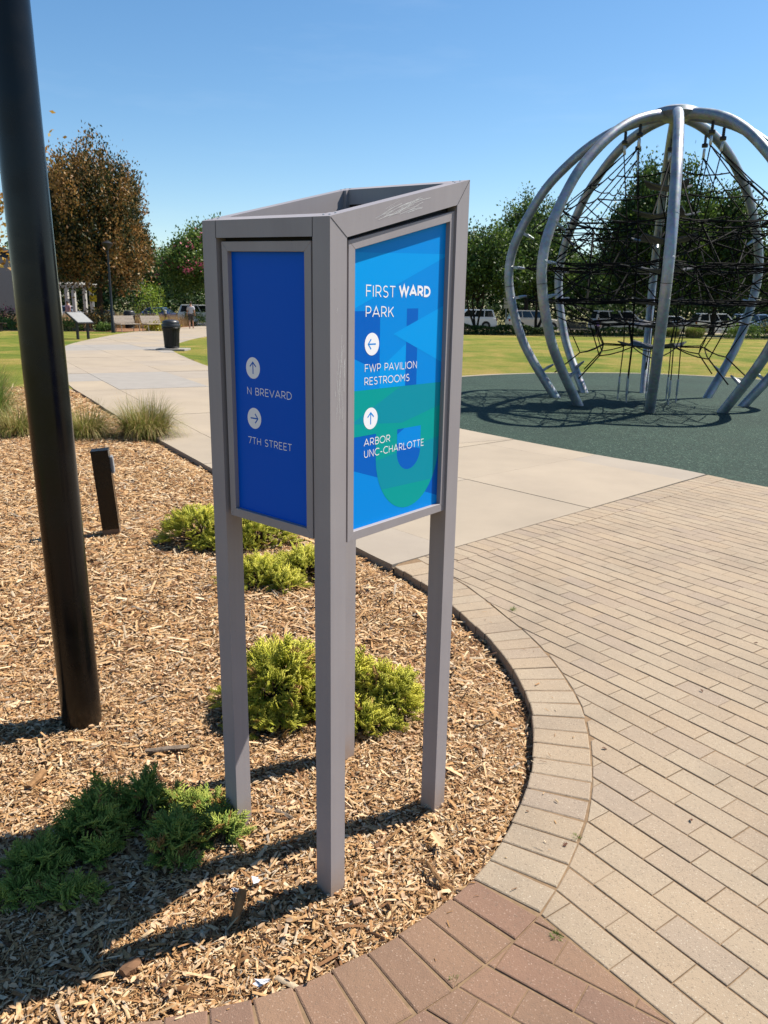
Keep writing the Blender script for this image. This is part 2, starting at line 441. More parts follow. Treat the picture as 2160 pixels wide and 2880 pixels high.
# ---- mulch sheet with relief
def mulch_h(x, y):
    d = dist_poly(x, y, np.vstack([CURB, PATHL[1:]]))
    dep = 0.006 + 0.04 * np.clip((y - 1.75) / 0.7, 0, 1)
    nz = 0.010 * np.sin(x * 5.1 + 1.3 * np.sin(y * 3.7)) * np.cos(y * 4.3 + x) + 0.006 * np.sin(x * 13 + y * 9) * np.sin(y * 11 - x * 4)
    return -0.016 + nz * np.clip(d / 0.3, 0.25, 1) - dep * np.exp(-(d / 0.14) ** 2)
gx, gy = np.meshgrid(np.linspace(-7.5, 0.75, 190), np.linspace(1.2, 15.4, 300), indexing='ij')
gz = mulch_h(gx.ravel(), gy.ravel())
ins = inside(gx.ravel(), gy.ravel(), np.vstack([MULCH[:-5], [(-6.6, 15.1), (-7.4, 15.0), (-7.6, 1.2), (-4, 1.2)]]))
dd = dist_poly(gx.ravel(), gy.ravel(), np.vstack([CURB, PATHL[1:]]))
keep = ins | (dd < 0.09)
nx, ny = gx.shape
idx = np.arange(nx * ny).reshape(nx, ny)
q = np.stack([idx[:-1, :-1], idx[1:, :-1], idx[1:, 1:], idx[:-1, 1:]], -1).reshape(-1, 4)
q = q[keep[q].all(1)]
me = mesh_np('mulch_bed', np.stack([gx.ravel(), gy.ravel(), gz], -1), [q]); me.polygons.foreach_set('use_smooth', [True] * len(me.polygons))
o = link('mulch_bed', me, m_mulch); o['kind'] = 'structure'

# ---- wood chips
def chips(n, region, size, zoff):
    x = rng.uniform(region[0], region[1], n * 3); y = rng.uniform(region[2], region[3], n * 3)
    ok = inside(x, y, MULCH) & (np.abs(x) < 0.60 * y + 0.75)
    x, y = x[ok][:n], y[ok][:n]; n = len(x)
    z = mulch_h(x, y) + rng.uniform(0, 1, n) ** 1.5 * zoff
    L = size * rng.lognormal(0, 0.5, n); L = np.clip(L, size * 0.3, size * 2.4)
    W = np.clip(size * 0.24 * rng.lognormal(0, 0.4, n), 0.0015, 0.018); T = W * rng.uniform(0.25, 0.5, n)
    yaw = rng.uniform(0, 2 * np.pi, n); pit = rng.normal(0, 0.22, n); rol = rng.normal(0, 0.35, n)
    a = np.stack([np.cos(yaw) * np.cos(pit), np.sin(yaw) * np.cos(pit), np.sin(pit)], -1)
    b0 = np.stack([-np.sin(yaw), np.cos(yaw), np.zeros(n)], -1); c0 = np.cross(a, b0)
    b = b0 * np.cos(rol)[:, None] + c0 * np.sin(rol)[:, None]; c = np.cross(a, b)
    P = np.stack([x, y, z + np.abs(np.sin(pit)) * L * 0.35], -1)
    k1, k2 = rng.uniform(-0.4, 0.4, (2, n)); tw = rng.uniform(0.35, 0.95, (2, n)); bend = rng.normal(0, 0.1, n)
    pts = []
    for (la, lb, lc) in ((-0.5 + 0 * k1, -0.5 * tw[0], 0 * k1), (-0.5 + 0.12 * k1, 0.5 * tw[0], 0 * k1), (0.5 + 0 * k1, 0.5 * tw[1] + bend, 0 * k1), (0.5 - 0.12 * k2, -0.5 * tw[1] + bend, 0 * k1),
                         (-0.36 + 0.1 * k1, 0.12 * k2, 1 + 0 * k1), (0.36 + 0.1 * k2, 0.1 * k1 + bend * 0.7, 1 + 0 * k1)):
        pts.append(P + a * (L * la)[:, None] + b * (W * lb)[:, None] + c * (T * lc)[:, None])
    V = np.stack(pts, 1).reshape(-1, 3); o = (np.arange(n) * 6)[:, None]
    return V, o + np.array([[0, 3, 5, 4]]), o + np.array([[2, 1, 4, 5]]), o + np.array([[1, 0, 4]]), o + np.array([[3, 2, 5]])
CN_ = np.gradient(CURB, axis=0); CN_ = np.stack([CN_[:, 1], -CN_[:, 0]], -1); CN_ /= np.linalg.norm(CN_, axis=1)[:, None]
VV, Q1, T1, off = [], [], [], 0
for n_, reg, sz, zo in ((68000, (-2.3, 0.66, 1.3, 3.2), 0.0165, 0.013), (70000, (-2.3, 0.66, 1.3, 3.2), 0.0105, 0.012), (8000, (-2.3, 0.66, 1.3, 3.2), 0.037, 0.016), (60000, (-3.4, 0.66, 3.2, 6.0), 0.024, 0.014), (8000, (-3.4, 0.66, 3.2, 6.0), 0.052, 0.018),
                        (42000, (-6.5, 0, 6.0, 10.5), 0.042, 0.016), (14000, (-8, -2, 10.5, 15.3), 0.085, 0.02)):
    V, qa, qb, ta, tb = chips(n_, reg, sz, zo)
    VV.append(V); Q1 += [qa + off, qb + off]; T1 += [ta + off, tb + off]; off += len(V)
def mulch_h0(x, y): return np.full(x.shape, 0.002)
_mh, _mp = mulch_h, MULCH
mulch_h = mulch_h0; MULCH = np.vstack([CURB, (CURB + CN_ * 0.16)[::-1]])
V, qa, qb, ta, tb = chips(240, (-1.2, 0.85, 1.2, 4.6), 0.014, 0.003); VV.append(V); Q1 += [qa + off, qb + off]; T1 += [ta + off, tb + off]; off += len(V)
mulch_h, MULCH = _mh, _mp
o = link('wood_chip_mulch', mesh_np('wood_chip_mulch', np.vstack(VV), [np.vstack(Q1), np.vstack(T1)]), m_chip)
tag(o, 'loose tan wood chip mulch spread over the planting bed', 'mulch', kind='stuff')

def leaf_scatter(n, region, size, zoff):
    x = rng.uniform(region[0], region[1], n * 3); y = rng.uniform(region[2], region[3], n * 3)
    ok = inside(x, y, MULCH) & (np.abs(x) < 0.60 * y + 0.75)
    x, y = x[ok][:n], y[ok][:n]; n = len(x)
    z = mulch_h(x, y) + rng.uniform(0.004, zoff, n)
    L = size * rng.uniform(0.6, 1.4, n); W = L * rng.uniform(0.32, 0.5, n); yaw = rng.uniform(0, 6.28, n)
    pit = rng.normal(0, 0.25, n); rol = rng.normal(0, 0.3, n); cu = rng.uniform(0.05, 0.3, n)
    a = np.stack([np.cos(yaw) * np.cos(pit), np.sin(yaw) * np.cos(pit), np.sin(pit)], -1)
    b0 = np.stack([-np.sin(yaw), np.cos(yaw), np.zeros(n)], -1); c0 = np.cross(a, b0)
    b = b0 * np.cos(rol)[:, None] + c0 * np.sin(rol)[:, None]; c = np.cross(a, b); c *= np.sign(c[:, 2:3])
    P = np.stack([x, y, z], -1); pts = []
    for la, lb, lc in ((-0.5, 0, 0), (-0.2, 0.5, 1), (0.2, 0.42, 1), (0.5, 0, 0.4), (0.2, -0.42, 1), (-0.2, -0.5, 1), (0, 0, 0)):
        pts.append(P + a * (L * la)[:, None] + b * (W * lb)[:, None] + c * (W * cu * lc)[:, None])
    V = np.stack(pts, 1).reshape(-1, 3); o = (np.arange(n) * 7)[:, None]
    return V, np.vstack([o + np.array([[i, (i + 1) % 6, 6]]) for i in range(6)])
V, T = leaf_scatter(11000, (-2.3, 0.64, 1.36, 3.4), 0.019, 0.024)
V2, T2 = leaf_scatter(6000, (-3.4, 0.64, 3.4, 6.5), 0.026, 0.022)
o = link('leaf_litter', mesh_np('leaf_litter', np.vstack([V, V2]), [np.vstack([T, T2 + len(V)])]), m_leaflit)
tag(o, 'small dry pale leaves scattered over the wood chips', 'leaf litter', kind='stuff')

# ------------------------------------------------------------------ brick paving
tan = bpy.data.objects.new('tan_brick_paving', None); brown = bpy.data.objects.new('brown_brick_paving', None); edging = bpy.data.objects.new('brick_edging', None)
for o in (tan, brown, edging): C.objects.link(o); o['kind'] = 'structure'
edge_d = np.array([math.cos(R_(43.1)), math.sin(R_(43.1))]); edge_n = np.array([edge_d[1], -edge_d[0]])      # concrete edge, normal towards the bricks
edge_q = np.array([0.505, 5.18])
# bedding under the bricks
bed = np.vstack([CURB + 0.0, [edge_q + edge_d * t for t in (0.3, 3.88)], GREEN[gi:gi + 22], [(14, 2), (14, -2), (-4.0, -2)]])
mb = MB(); 
cl = len(CURB)
# offset the bedding 1.5 cm under the edging
CN = np.gradient(CURB, axis=0); CN = np.stack([CN[:, 1], -CN[:, 0]], -1); CN /= np.linalg.norm(CN, axis=1)[:, None]
# ------- edging: radial bricks along the curve
seg = np.hypot(*np.diff(CURB, axis=0).T); arc = np.concatenate([[0], np.cumsum(seg)])
at = lambda s: np.array([np.interp(s, arc, CURB[:, 0]), np.interp(s, arc, CURB[:, 1])])
def nrm(s):
    a, b = at(max(s - 0.12, 0)), at(min(s + 0.12, arc[-1])); d = (b - a) / np.linalg.norm(b - a); return np.array([d[1], -d[0]])
LB = 0.212
OUT = np.array([at(s) + nrm(s) * (LB + 0.004) for s in np.linspace(0, arc[-1], 260)])
bed = np.vstack([CURB + CN * 0.012, [edge_q + edge_d * t for t in (-0.55, 0.3, 3.88)], GREEN[gi:gi + 22], [(14, 2), (14, -2), (-4.0, -2)]])
mb.add([(x, y, -0.0036) for x, y in bed], [tuple(range(len(bed)))]); o = mb.build('joint_sand', m_sand); o['kind'] = 'structure'
s_brown = arc[int(np.argmin(np.hypot(CURB[:, 0] - 0.284, CURB[:, 1] - 1.922)))]
s = s_brown - 0.1035 * 30; k = 0
def brick_obj(poly, parent, mat, top=0.0, ch=0.0026, thick=0.06):
    c = centroid(poly); mb = MB(); slab_into(mb, [(x - c[0], y - c[1]) for x, y in poly], 0, thick, ch)
    o = mb.build('brick', mat, parent, loc=(c[0], c[1], top + random.uniform(-0.0013, 0.0013)))
    o.rotation_euler = (random.gauss(0, 0.0035), random.gauss(0, 0.0035), random.gauss(0, 0.004))
    return o
while s < arc[-1] - 0.05:
    wd = 0.1035 * random.uniform(0.965, 1.035)
    a, b = s + 0.0022, s + wd - 0.0022
    j = random.uniform(-0.004, 0.004)
    na, nb = nrm(s + wd * 0.5), nrm(s + wd * 0.5)
    pa, pb = at(a), at(b); m0 = (pa + pb) / 2; fan = 1 + LB / 1.85 * 0.62
    q = [pa + na * j, m0 + (pa - m0) * fan + na * (LB + j), m0 + (pb - m0) * fan + nb * (LB + j), pb + nb * j]
    q = [tuple(p) for p in q]
    if area(q) < 0: q = q[::-1]
    brick_obj(q, edging, m_brown if s + 0.02 < s_brown else m_tan, 0.0, 0.004, 0.09)
    s += wd; k += 1

def near_out(p):
    i = int(np.argmin(np.hypot(OUT[:, 0] - p[0], OUT[:, 1] - p[1])))
    i0, i1 = max(i - 1, 0), min(i + 1, len(OUT) - 1); d = OUT[i1] - OUT[i0]; d = d / np.linalg.norm(d)
    return OUT[i], np.array([d[1], -d[0]])
gnear = GREEN[gi - 2:gi + 26]
def near_green(p):
    i = int(np.argmin(np.hypot(gnear[:, 0] - p[0], gnear[:, 1] - p[1])))
    i0, i1 = max(i - 1, 0), min(i + 1, len(gnear) - 1); d = gnear[i1] - gnear[i0]; d = d / np.linalg.norm(d)
    n = np.array([d[1], -d[0]]); n = n if n @ (gnear[i] - cg) > 0 else -n
    return gnear[i], n
bl_q = np.array([0.462, 1.768]); bl_d = np.array([math.cos(R_(-52.8)), math.sin(R_(-52.8))]); bl_n = np.array([-bl_d[1], bl_d[0]])   # tan side
def visible(c, m=1.15):
    x, y = c
    if y < 0.2: return False
    dep = y * math.cos(R_(14.85)) + EYE * math.sin(R_(14.85)); vy = y * math.sin(R_(14.85)) - EYE * math.cos(R_(14.85))
    return abs(FOC * x / dep) < 1080 * m and abs(FOC * vy / dep) < 1440 * m

def field(ang, q0, rowp, L, sides, rows, cols, bond):
    d = np.array([math.cos(R_(ang)), math.sin(R_(ang))]); p = np.array([-d[1], d[0]]); out = []
    for r in range(*rows):
        sh = (r * bond + 0.06 * math.sin(r * 2.3)) % 1.0
        for c in range(*cols):
            o = q0 + p * (r * rowp) + d * ((c + sh) * L)
            g = 0.0014; h = 0.0034
            q = [o + d * g + p * h, o + d * (L - g) + p * h, o + d * (L - g) + p * (rowp - h), o + d * g + p * (rowp - h)]
            q = [tuple(v) for v in q]; c0 = centroid(q)
            if not visible(c0, 1.5): continue
            full = True
            for fn in sides:
                qq, nn = fn(c0); k = clip_half(q, qq + nn * 0.002, nn)
                if len(k) < 3: q = None; break
                if abs(area(k) - area(q)) > 1e-7: full = False
                q = k
            if q is None: continue
            # drop slivers and duplicate corners
            q = [v for i, v in enumerate(q) if math.hypot(v[0] - q[i - 1][0], v[1] - q[i - 1][1]) > 0.002]
            if len(q) < 3 or area(q) < 0.0007: continue
            out.append((math.hypot(*c0), q, full, c0))
    out.sort(key=lambda t: t[0]); return out
f_out = lambda c: near_out(c)
f_edge = lambda c: (edge_q + edge_n * 0.216, edge_n)
f_brown = lambda c: (bl_q + bl_n * 0.002, bl_n)
f_tan = lambda c: (bl_q - bl_n * 0.003, -bl_n)
f_green = lambda c: near_green(c)
tan_list = field(-54.6, bl_q, 0.1065, 0.2125, (f_out, f_edge, f_brown, f_green), (-4, 75), (-40, 30), 0.5)
row_list = []
for i in range(-8, 42):                                   # course along the concrete edge
    o0 = edge_q + edge_d * (i * 0.104); g = 0.003
    q = [tuple(o0 + edge_d * g + edge_n * 0.004), tuple(o0 + edge_d * (0.104 - g) + edge_n * 0.004), tuple(o0 + edge_d * (0.104 - g) + edge_n * 0.213), tuple(o0 + edge_d * g + edge_n * 0.213)]
    if area(q) < 0: q = q[::-1]
    c0 = centroid(q)
    for fn in (f_out, f_green):
        qq, nn = fn(c0); q = clip_half(q, qq + nn * 0.002, nn)
        if len(q) < 3: break
    if len(q) >= 3 and area(q) > 0.001: row_list.append((math.hypot(*c0), q, False, c0))
tan_list = sorted(tan_list + row_list, key=lambda t: t[0])
vis = [t for t in tan_list if visible(t[3], 1.06)]
hid = [t for t in tan_list if not visible(t[3], 1.06)]
fb = MB(); slab_into(fb, [(-0.1048, -0.0499), (0.1048, -0.0499), (0.1048, 0.0499), (-0.1048, 0.0499)], 0, 0.06, 0.0024); full_me = fb.mesh('brick'); full_me.materials.append(m_tan)
for dist, q, full, c0 in vis[:300]:
    if full:
        o = link('brick', full_me, None, tan, (c0[0], c0[1], random.uniform(-0.0012, 0.0012)))
        o.rotation_euler = (random.gauss(0, 0.003), random.gauss(0, 0.003), R_(-54.6) + random.gauss(0, 0.004))
    else: brick_obj(q, tan, m_tan)
mb = MB()
for dist, q, full, c0 in vis[300:] + hid: slab_into(mb, q, random.uniform(-0.0012, 0.0012), 0.06, 0.0024)
o = mb.build('brick_field', m_tan, tan); o['kind'] = 'stuff'
br_list = field(-35.2, np.array([0.30, 1.597]), 0.1015, 0.2105, (f_out, f_tan), (-14, 9), (-12, 14), 0.5)
for dist, q, full, c0 in br_list: brick_obj(q, brown, m_brown)

# ------------------------------------------------------------------ concrete path made of slabs
pave = bpy.data.objects.new('concrete_path', None); C.objects.link(pave); pave['kind'] = 'structure'
dz1 = np.array([math.cos(R_(41.5)), math.sin(R_(41.5))]); pz1 = np.array([-dz1[1], dz1[0]])
az2 = np.array([-0.48, 0.877]); bz2 = np.array([0.877, 0.48])
LIM = 6.30
def cells():
    us = [-6.5, -4.8, -3.1, -1.4, 0.3, 2.05, 3.78, 5.52, 7.24, 8.95, 10.7]; vsn = [3.0, 5.02, LIM]
    for i in range(len(us) - 1):
        for j in range(len(vsn) - 1):
            yield [tuple(dz1 * a + pz1 * b) for a, b in ((us[i], vsn[j]), (us[i + 1], vsn[j]), (us[i + 1], vsn[j + 1]), (us[i], vsn[j + 1]))], 0
    av = [4.0 + 1.95 * k for k in range(34)]; bu = [-8.0 + 1.78 * k for k in range(20)]
    for i in range(len(av) - 1):
        for j in range(len(bu) - 1):
            q = [tuple(az2 * a + bz2 * b) for a, b in ((av[i], bu[j]), (av[i], bu[j + 1]), (av[i + 1], bu[j + 1]), (av[i + 1], bu[j]))]
            q = clip_half(q, pz1 * LIM, pz1)
            yield q, 1
def clip_subject(P, cell):
    out = [tuple(p) for p in P]
    if area(cell) < 0: cell = cell[::-1]
    for i in range(len(cell)):
        a, b = cell[i - 1], cell[i]; L = math.hypot(b[0] - a[0], b[1] - a[1])
        if L < 1e-9: continue
        out = clip_half(out, a, (-(b[1] - a[1]) / L, (b[0] - a[0]) / L))
        if len(out) < 3: return []
    return out
ns = 0
for cell, kind in cells():
    if len(cell) < 3: continue
    cell = shrink(cell if area(cell) > 0 else cell[::-1], 0.004)
    if len(cell) < 3: continue
    q = clip_subject(PATH, cell)
    if len(q) < 3: continue
    if area(q) < 0: q = q[::-1]
    if kind == 0: q = clip_half(q, edge_q - edge_n * 0.002, -edge_n)
    q = [v for i, v in enumerate(q) if math.hypot(v[0] - q[i - 1][0], v[1] - q[i - 1][1]) > 0.004]
    if len(q) < 3 or abs(area(q)) < 0.01: continue
    c = centroid(q); mb = MB(); mb.prism([(x - c[0], y - c[1]) for x, y in q], -0.14, 0.0)
    grey = kind == 1 and (-8.6 < c[0] < -4.6 and 16.2 < c[1] < 18.3 or 28 < c[1] < 31)
    o = mb.build('slab', m_conc_grey if grey else m_conc, pave, loc=(c[0], c[1], random.uniform(-0.002, 0.003))); ns += 1
flat('path_bedding', [tuple(p) for p in shrink([tuple(p) for p in PATH], 0)] or [tuple(p) for p in PATH], -0.02, plain('joint_dirt', lin(120, 104, 84), 0.95))

# ------------------------------------------------------------------ wayfinding sign
F2 = np.array([-0.1321, 1.8360]); L2 = np.array([-0.4928, 2.1555]); R2 = np.array([0.2213, 2.2835]); B2 = L2 + R2 - F2
TF, TL, TR = 1.8170, 1.8336, 1.9643
vR = R2 - F2; LR = np.linalg.norm(vR); uR = vR / LR
vL = L2 - F2; LL = np.linalg.norm(vL); uLf = vL / LL
def top_z(p):                                            # sloping plane of the rim
    a, b = np.linalg.solve(np.stack([vR, vL], 1), np.array(p) - F2); return TF + a * (TR - TF) + b * (TL - TF)
sign = thing('wayfinding_sign', 'grey metal four-sided park wayfinding sign on four legs in the mulch bed', 'sign', (F2[0], F2[1], 0))
o0 = np.array([F2[0], F2[1], 0.0])
PW = 0.058
def rel(p, z): return (p[0] - F2[0], p[1] - F2[1], z)
def hull(name, foot, zlo, zhi, mat, parent, bevel=0.0015):
    """vertical prism with a footprint; zlo / zhi are functions of the point"""
    if area([tuple(p) for p in foot]) < 0: foot = foot[::-1]
    n = len(foot); mb = MB()
    mb.add([rel(p, zlo(p)) for p in foot] + [rel(p, zhi(p)) for p in foot], [tuple(range(n - 1, -1, -1)), tuple(range(n, 2 * n))] + [(k, (k + 1) % n, n + (k + 1) % n, n + k) for k in range(n)])
    return mb.build(name, mat, parent, bevel=bevel, seg=1)
tz = lambda p: top_z(p)
for base, a, b in ((F2, uR, uLf), (L2, uR, -uLf), (R2, -uR, uLf), (B2, -uR, -uLf)):
    hull('post', [base, base + a * PW, base + a * PW + b * PW, base + b * PW], lambda p: -0.16, tz, m_sign, sign, 0)
RT = 0.046                                               # rail thickness
def rail(p0, p1, inn, hgt):
    d = (p1 - p0) / np.linalg.norm(p1 - p0); a = p0 + d * PW; b = p1 - d * PW
    hull('top_rail', [a, b, b + inn * RT, a + inn * RT], lambda p: top_z(p) - hgt, tz, m_sign, sign, 0)
perpR = -np.array([uR[1], -uR[0]]); perpL = np.array([-(-uLf[1]), -uLf[0]])
perpL = perpL if perpL @ uR > 0 else -perpL
rail(F2, R2, perpR, 0.056); rail(L2, F2, perpL, 0.043); rail(L2, B2, -perpR, 0.056); rail(B2, R2, -perpL, 0.043)
# mitre seams at the two ends of the long front rail, tiny screws on the rim
class Face:
    """a panel plane: s along u from A, z up, d outward"""
    def __init__(f, A, u, n): f.A, f.u, f.n = A, u, n
    def __call__(f, s, z, d): p = f.A + f.u * s + f.n * d; return (p[0] - F2[0], p[1] - F2[1], z)
nR = np.array([uR[1], -uR[0]]); FR = Face(F2, uR, nR)
uL = -uLf; nL = -perpL; FL = Face(L2, uL, nL)
def seam(face, s0, z0, s1, z1, wd=0.0011):
    t = np.array([s1 - s0, z1 - z0]); t /= np.linalg.norm(t); q = np.array([-t[1], t[0]]) * wd / 2
    mb = MB(); mb.prism([(s0 - q[0], z0 - q[1]), (s1 - q[0], z1 - q[1]), (s1 + q[0], z1 + q[1]), (s0 + q[0], z0 + q[1])], -0.001, 0.0006, face); return mb
seam(FR, 0.002, TF - 0.002, PW, top_z(F2 + uR * PW) - 0.056).build('seam', m_gap, sign)
seam(FR, LR - 0.002, TR - 0.002, LR - PW, top_z(R2 - uR * PW) - 0.056).build('seam', m_gap, sign)
for s_ in (PW, LL - PW): seam(FL, s_, top_z(L2 + uL * s_) - 0.0435, s_, top_z(L2 + uL * s_) - 0.0005, 0.0014).build('seam', m_gap, sign)
for base, a, b in ((F2, uR, uLf), (L2, uR, -uLf), (R2, -uR, uLf), (B2, -uR, -uLf)):
    for t, v in ((0.02, 0.02), (0.042, 0.022), (0.022, 0.042)):
        p = base + a * t + b * v; z = top_z(p); mb = MB(); mb.lathe([(0.003, -0.001), (0.003, 0.001), (0.0018, 0.0016)], 8); mb.build('screw', m_alu, sign, loc=rel(p, z))

def panel(face, s0, s1, zb, zt, mat, name, depth=-0.020, bar=0.024):
    """zt is a function of s. Panel with a mitred frame standing 10 mm proud of it"""
    root = MB(); pi0, pi1 = s0 + bar, s1 - bar
    root.prism([(s0 + 0.006, zb + 0.006), (s1 - 0.006, zb + 0.006), (s1 - 0.006, zt(s1) - 0.006), (s0 + 0.006, zt(s0) - 0.006)], depth - 0.008, depth, face)
    pan = root.build(name, mat, sign)
    inn = [(pi0, zb + bar), (pi1, zb + bar), (pi1, zt(pi1) - bar), (pi0, zt(pi0) - bar)]
    outr = [(s0, zb), (s1, zb), (s1, zt(s1)), (s0, zt(s0))]
    for i in range(4):
        j = (i + 1) % 4; mb = MB(); e = 0.0004
        mb.prism([outr[i], outr[j], inn[j], inn[i]], depth - 0.010, depth + 0.013, face)
        me = mb.mesh('frame_bar', bevel=0.0007, seg=1); link('frame_bar', me, m_sign, pan)
    mb = MB(); g = 0.0135                                # dark backing seen in the slot round the frame
    mb.prism([(s0 - g, zb + 0.004), (s1 + g, zb + 0.004), (s1 + g, zt(s1) + 0.02), (s0 - g, zt(s0) + 0.02)], depth - 0.020, depth - 0.0125, face)
    mb.build('backing', m_gap, pan)
    return pan

def gloss(name, col, r=0.32):
    col = tuple(c / ALB for c in col[:3]) + (1.0,)
    n = NT(name); return n.set(col, 0.4, 0, 0.08)
BL_DARK = gloss('print_dark_blue', lin(0, 84, 196)); BL_MID = gloss('print_blue', lin(0, 132, 214)); BL_LIGHT = gloss('print_light_blue', lin(0, 148, 224))
BL_DEEP = gloss('print_deep_blue', lin(0, 92, 184)); TEAL = gloss('print_teal', lin(0, 150, 146)); TEAL2 = gloss('print_blue_teal', lin(8, 138, 158)); WHITE = gloss('print_white', lin(232, 232, 236))
ztR = lambda s: 1.7705 + (s - 0.072) * 0.2455
ztL = lambda s: 1.7800 + (s - 0.056) * (TF - TL) / LL
panR = panel(FR, 0.072, 0.515, 1.034, ztR, BL_MID, 'blue_map_panel')
panL = panel(FL, 0.0705, 0.411, 1.044, ztL, BL_DARK, 'dark_blue_panel')
panR['label'] = 'panel printed in blue and teal with white lettering'; panL['label'] = 'plain dark blue panel with white lettering'
# the two faces turned away
FB1 = Face(L2 + (B2 - L2), -uR, -nR); FB2 = Face(R2, uLf, -nL)
panel(FB1, 0.072, LR - 0.055, 1.034, lambda s: 1.875 - (s - 0.055) * 0.2455, BL_DARK, 'rear_panel'); panel(FB2, 0.0705, LL - 0.0705, 1.044, lambda s: 1.905 , BL_DARK, 'rear_panel')
DP = -0.020
def flatshape(poly, face, lay, mat, parent, name):
    d = DP + 0.00005 * lay; mb = MB(); V = [face(a, b, d) for a, b in poly]
    mb.add(V, [tuple(range(len(V)))]); return mb.build(name, mat, parent)
def graphic(poly, lay, mat): return flatshape(poly, FR, lay, mat, panR, 'printed_shape')
pl_, pr_, pb_ = 0.0962, 0.4908, 1.0582
ztp = lambda s: ztR(s) - 0.0242
def ell(cx, cy, rx, ry, a0, a1, n=24): return [(cx + rx * math.cos(R_(a0 + (a1 - a0) * i / n)), cy + ry * math.sin(R_(a0 + (a1 - a0) * i / n))) for i in range(n + 1)]
graphic([(pl_, 1.612), (pr_, 1.758), (pr_, 1.7655), (pl_, 1.7465)], 1, BL_LIGHT)
graphic([(pl_, 1.501), (0.2095, 1.462), (0.2095, 1.6125), (pl_, 1.6105)], 1, BL_DEEP)
graphic([(0.3215, 1.4175), (0.372, 1.4175), (0.372, 1.620), (0.3215, 1.619)], 2, BL_DEEP)
graphic([(0.2646, 1.5543), (pr_, 1.4735), (pr_, 1.628)], 3, BL_LIGHT)
graphic([(0.2105, 1.4175), (0.3205, 1.4175), (0.3205, 1.528), (0.2105, 1.468)], 1, BL_LIGHT)
graphic([(pl_, 1.218), (0.2047, 1.1828), (pr_, 1.083), (pr_, 1.3), (pl_, 1.3005)], 1, BL_DEEP)
graphic([(pl_, 1.3005), (0.199, 1.3005), (0.199, 1.239)] + ell(0.3445, 1.239, 0.1455, 0.1635, 180, 360)[1:] + [(0.49, 1.3005), (pr_, 1.3005), (pr_, 1.4172), (pl_, 1.4172)], 4, TEAL)
graphic([(0.1995, 1.228), (0.2, 1.222)] + [p for p in ell(0.3445, 1.239, 0.1455, 0.1635, 186, 215, 8)] + [p for p in ell(0.3445, 1.239, 0.1455, 0.1635, 322, 356, 8)] + [(0.4898, 1.262)], 5, TEAL2)
graphic([(pl_, 1.335), (0.30, 1.4172), (pr_, 1.4172), (pr_, 1.352), (0.31, 1.318)], 5, TEAL2)
graphic([(0.29, 1.302), (0.29, 1.239)] + ell(0.3443, 1.239, 0.0543, 0.0545, 180, 360)[1:] + [(0.3986, 1.302)], 6, BL_DEEP)
graphic([(0.29, 1.262), (0.3986, 1.236), (0.3986, 1.302), (0.322, 1.302), (0.29, 1.288)], 7, BL_MID)

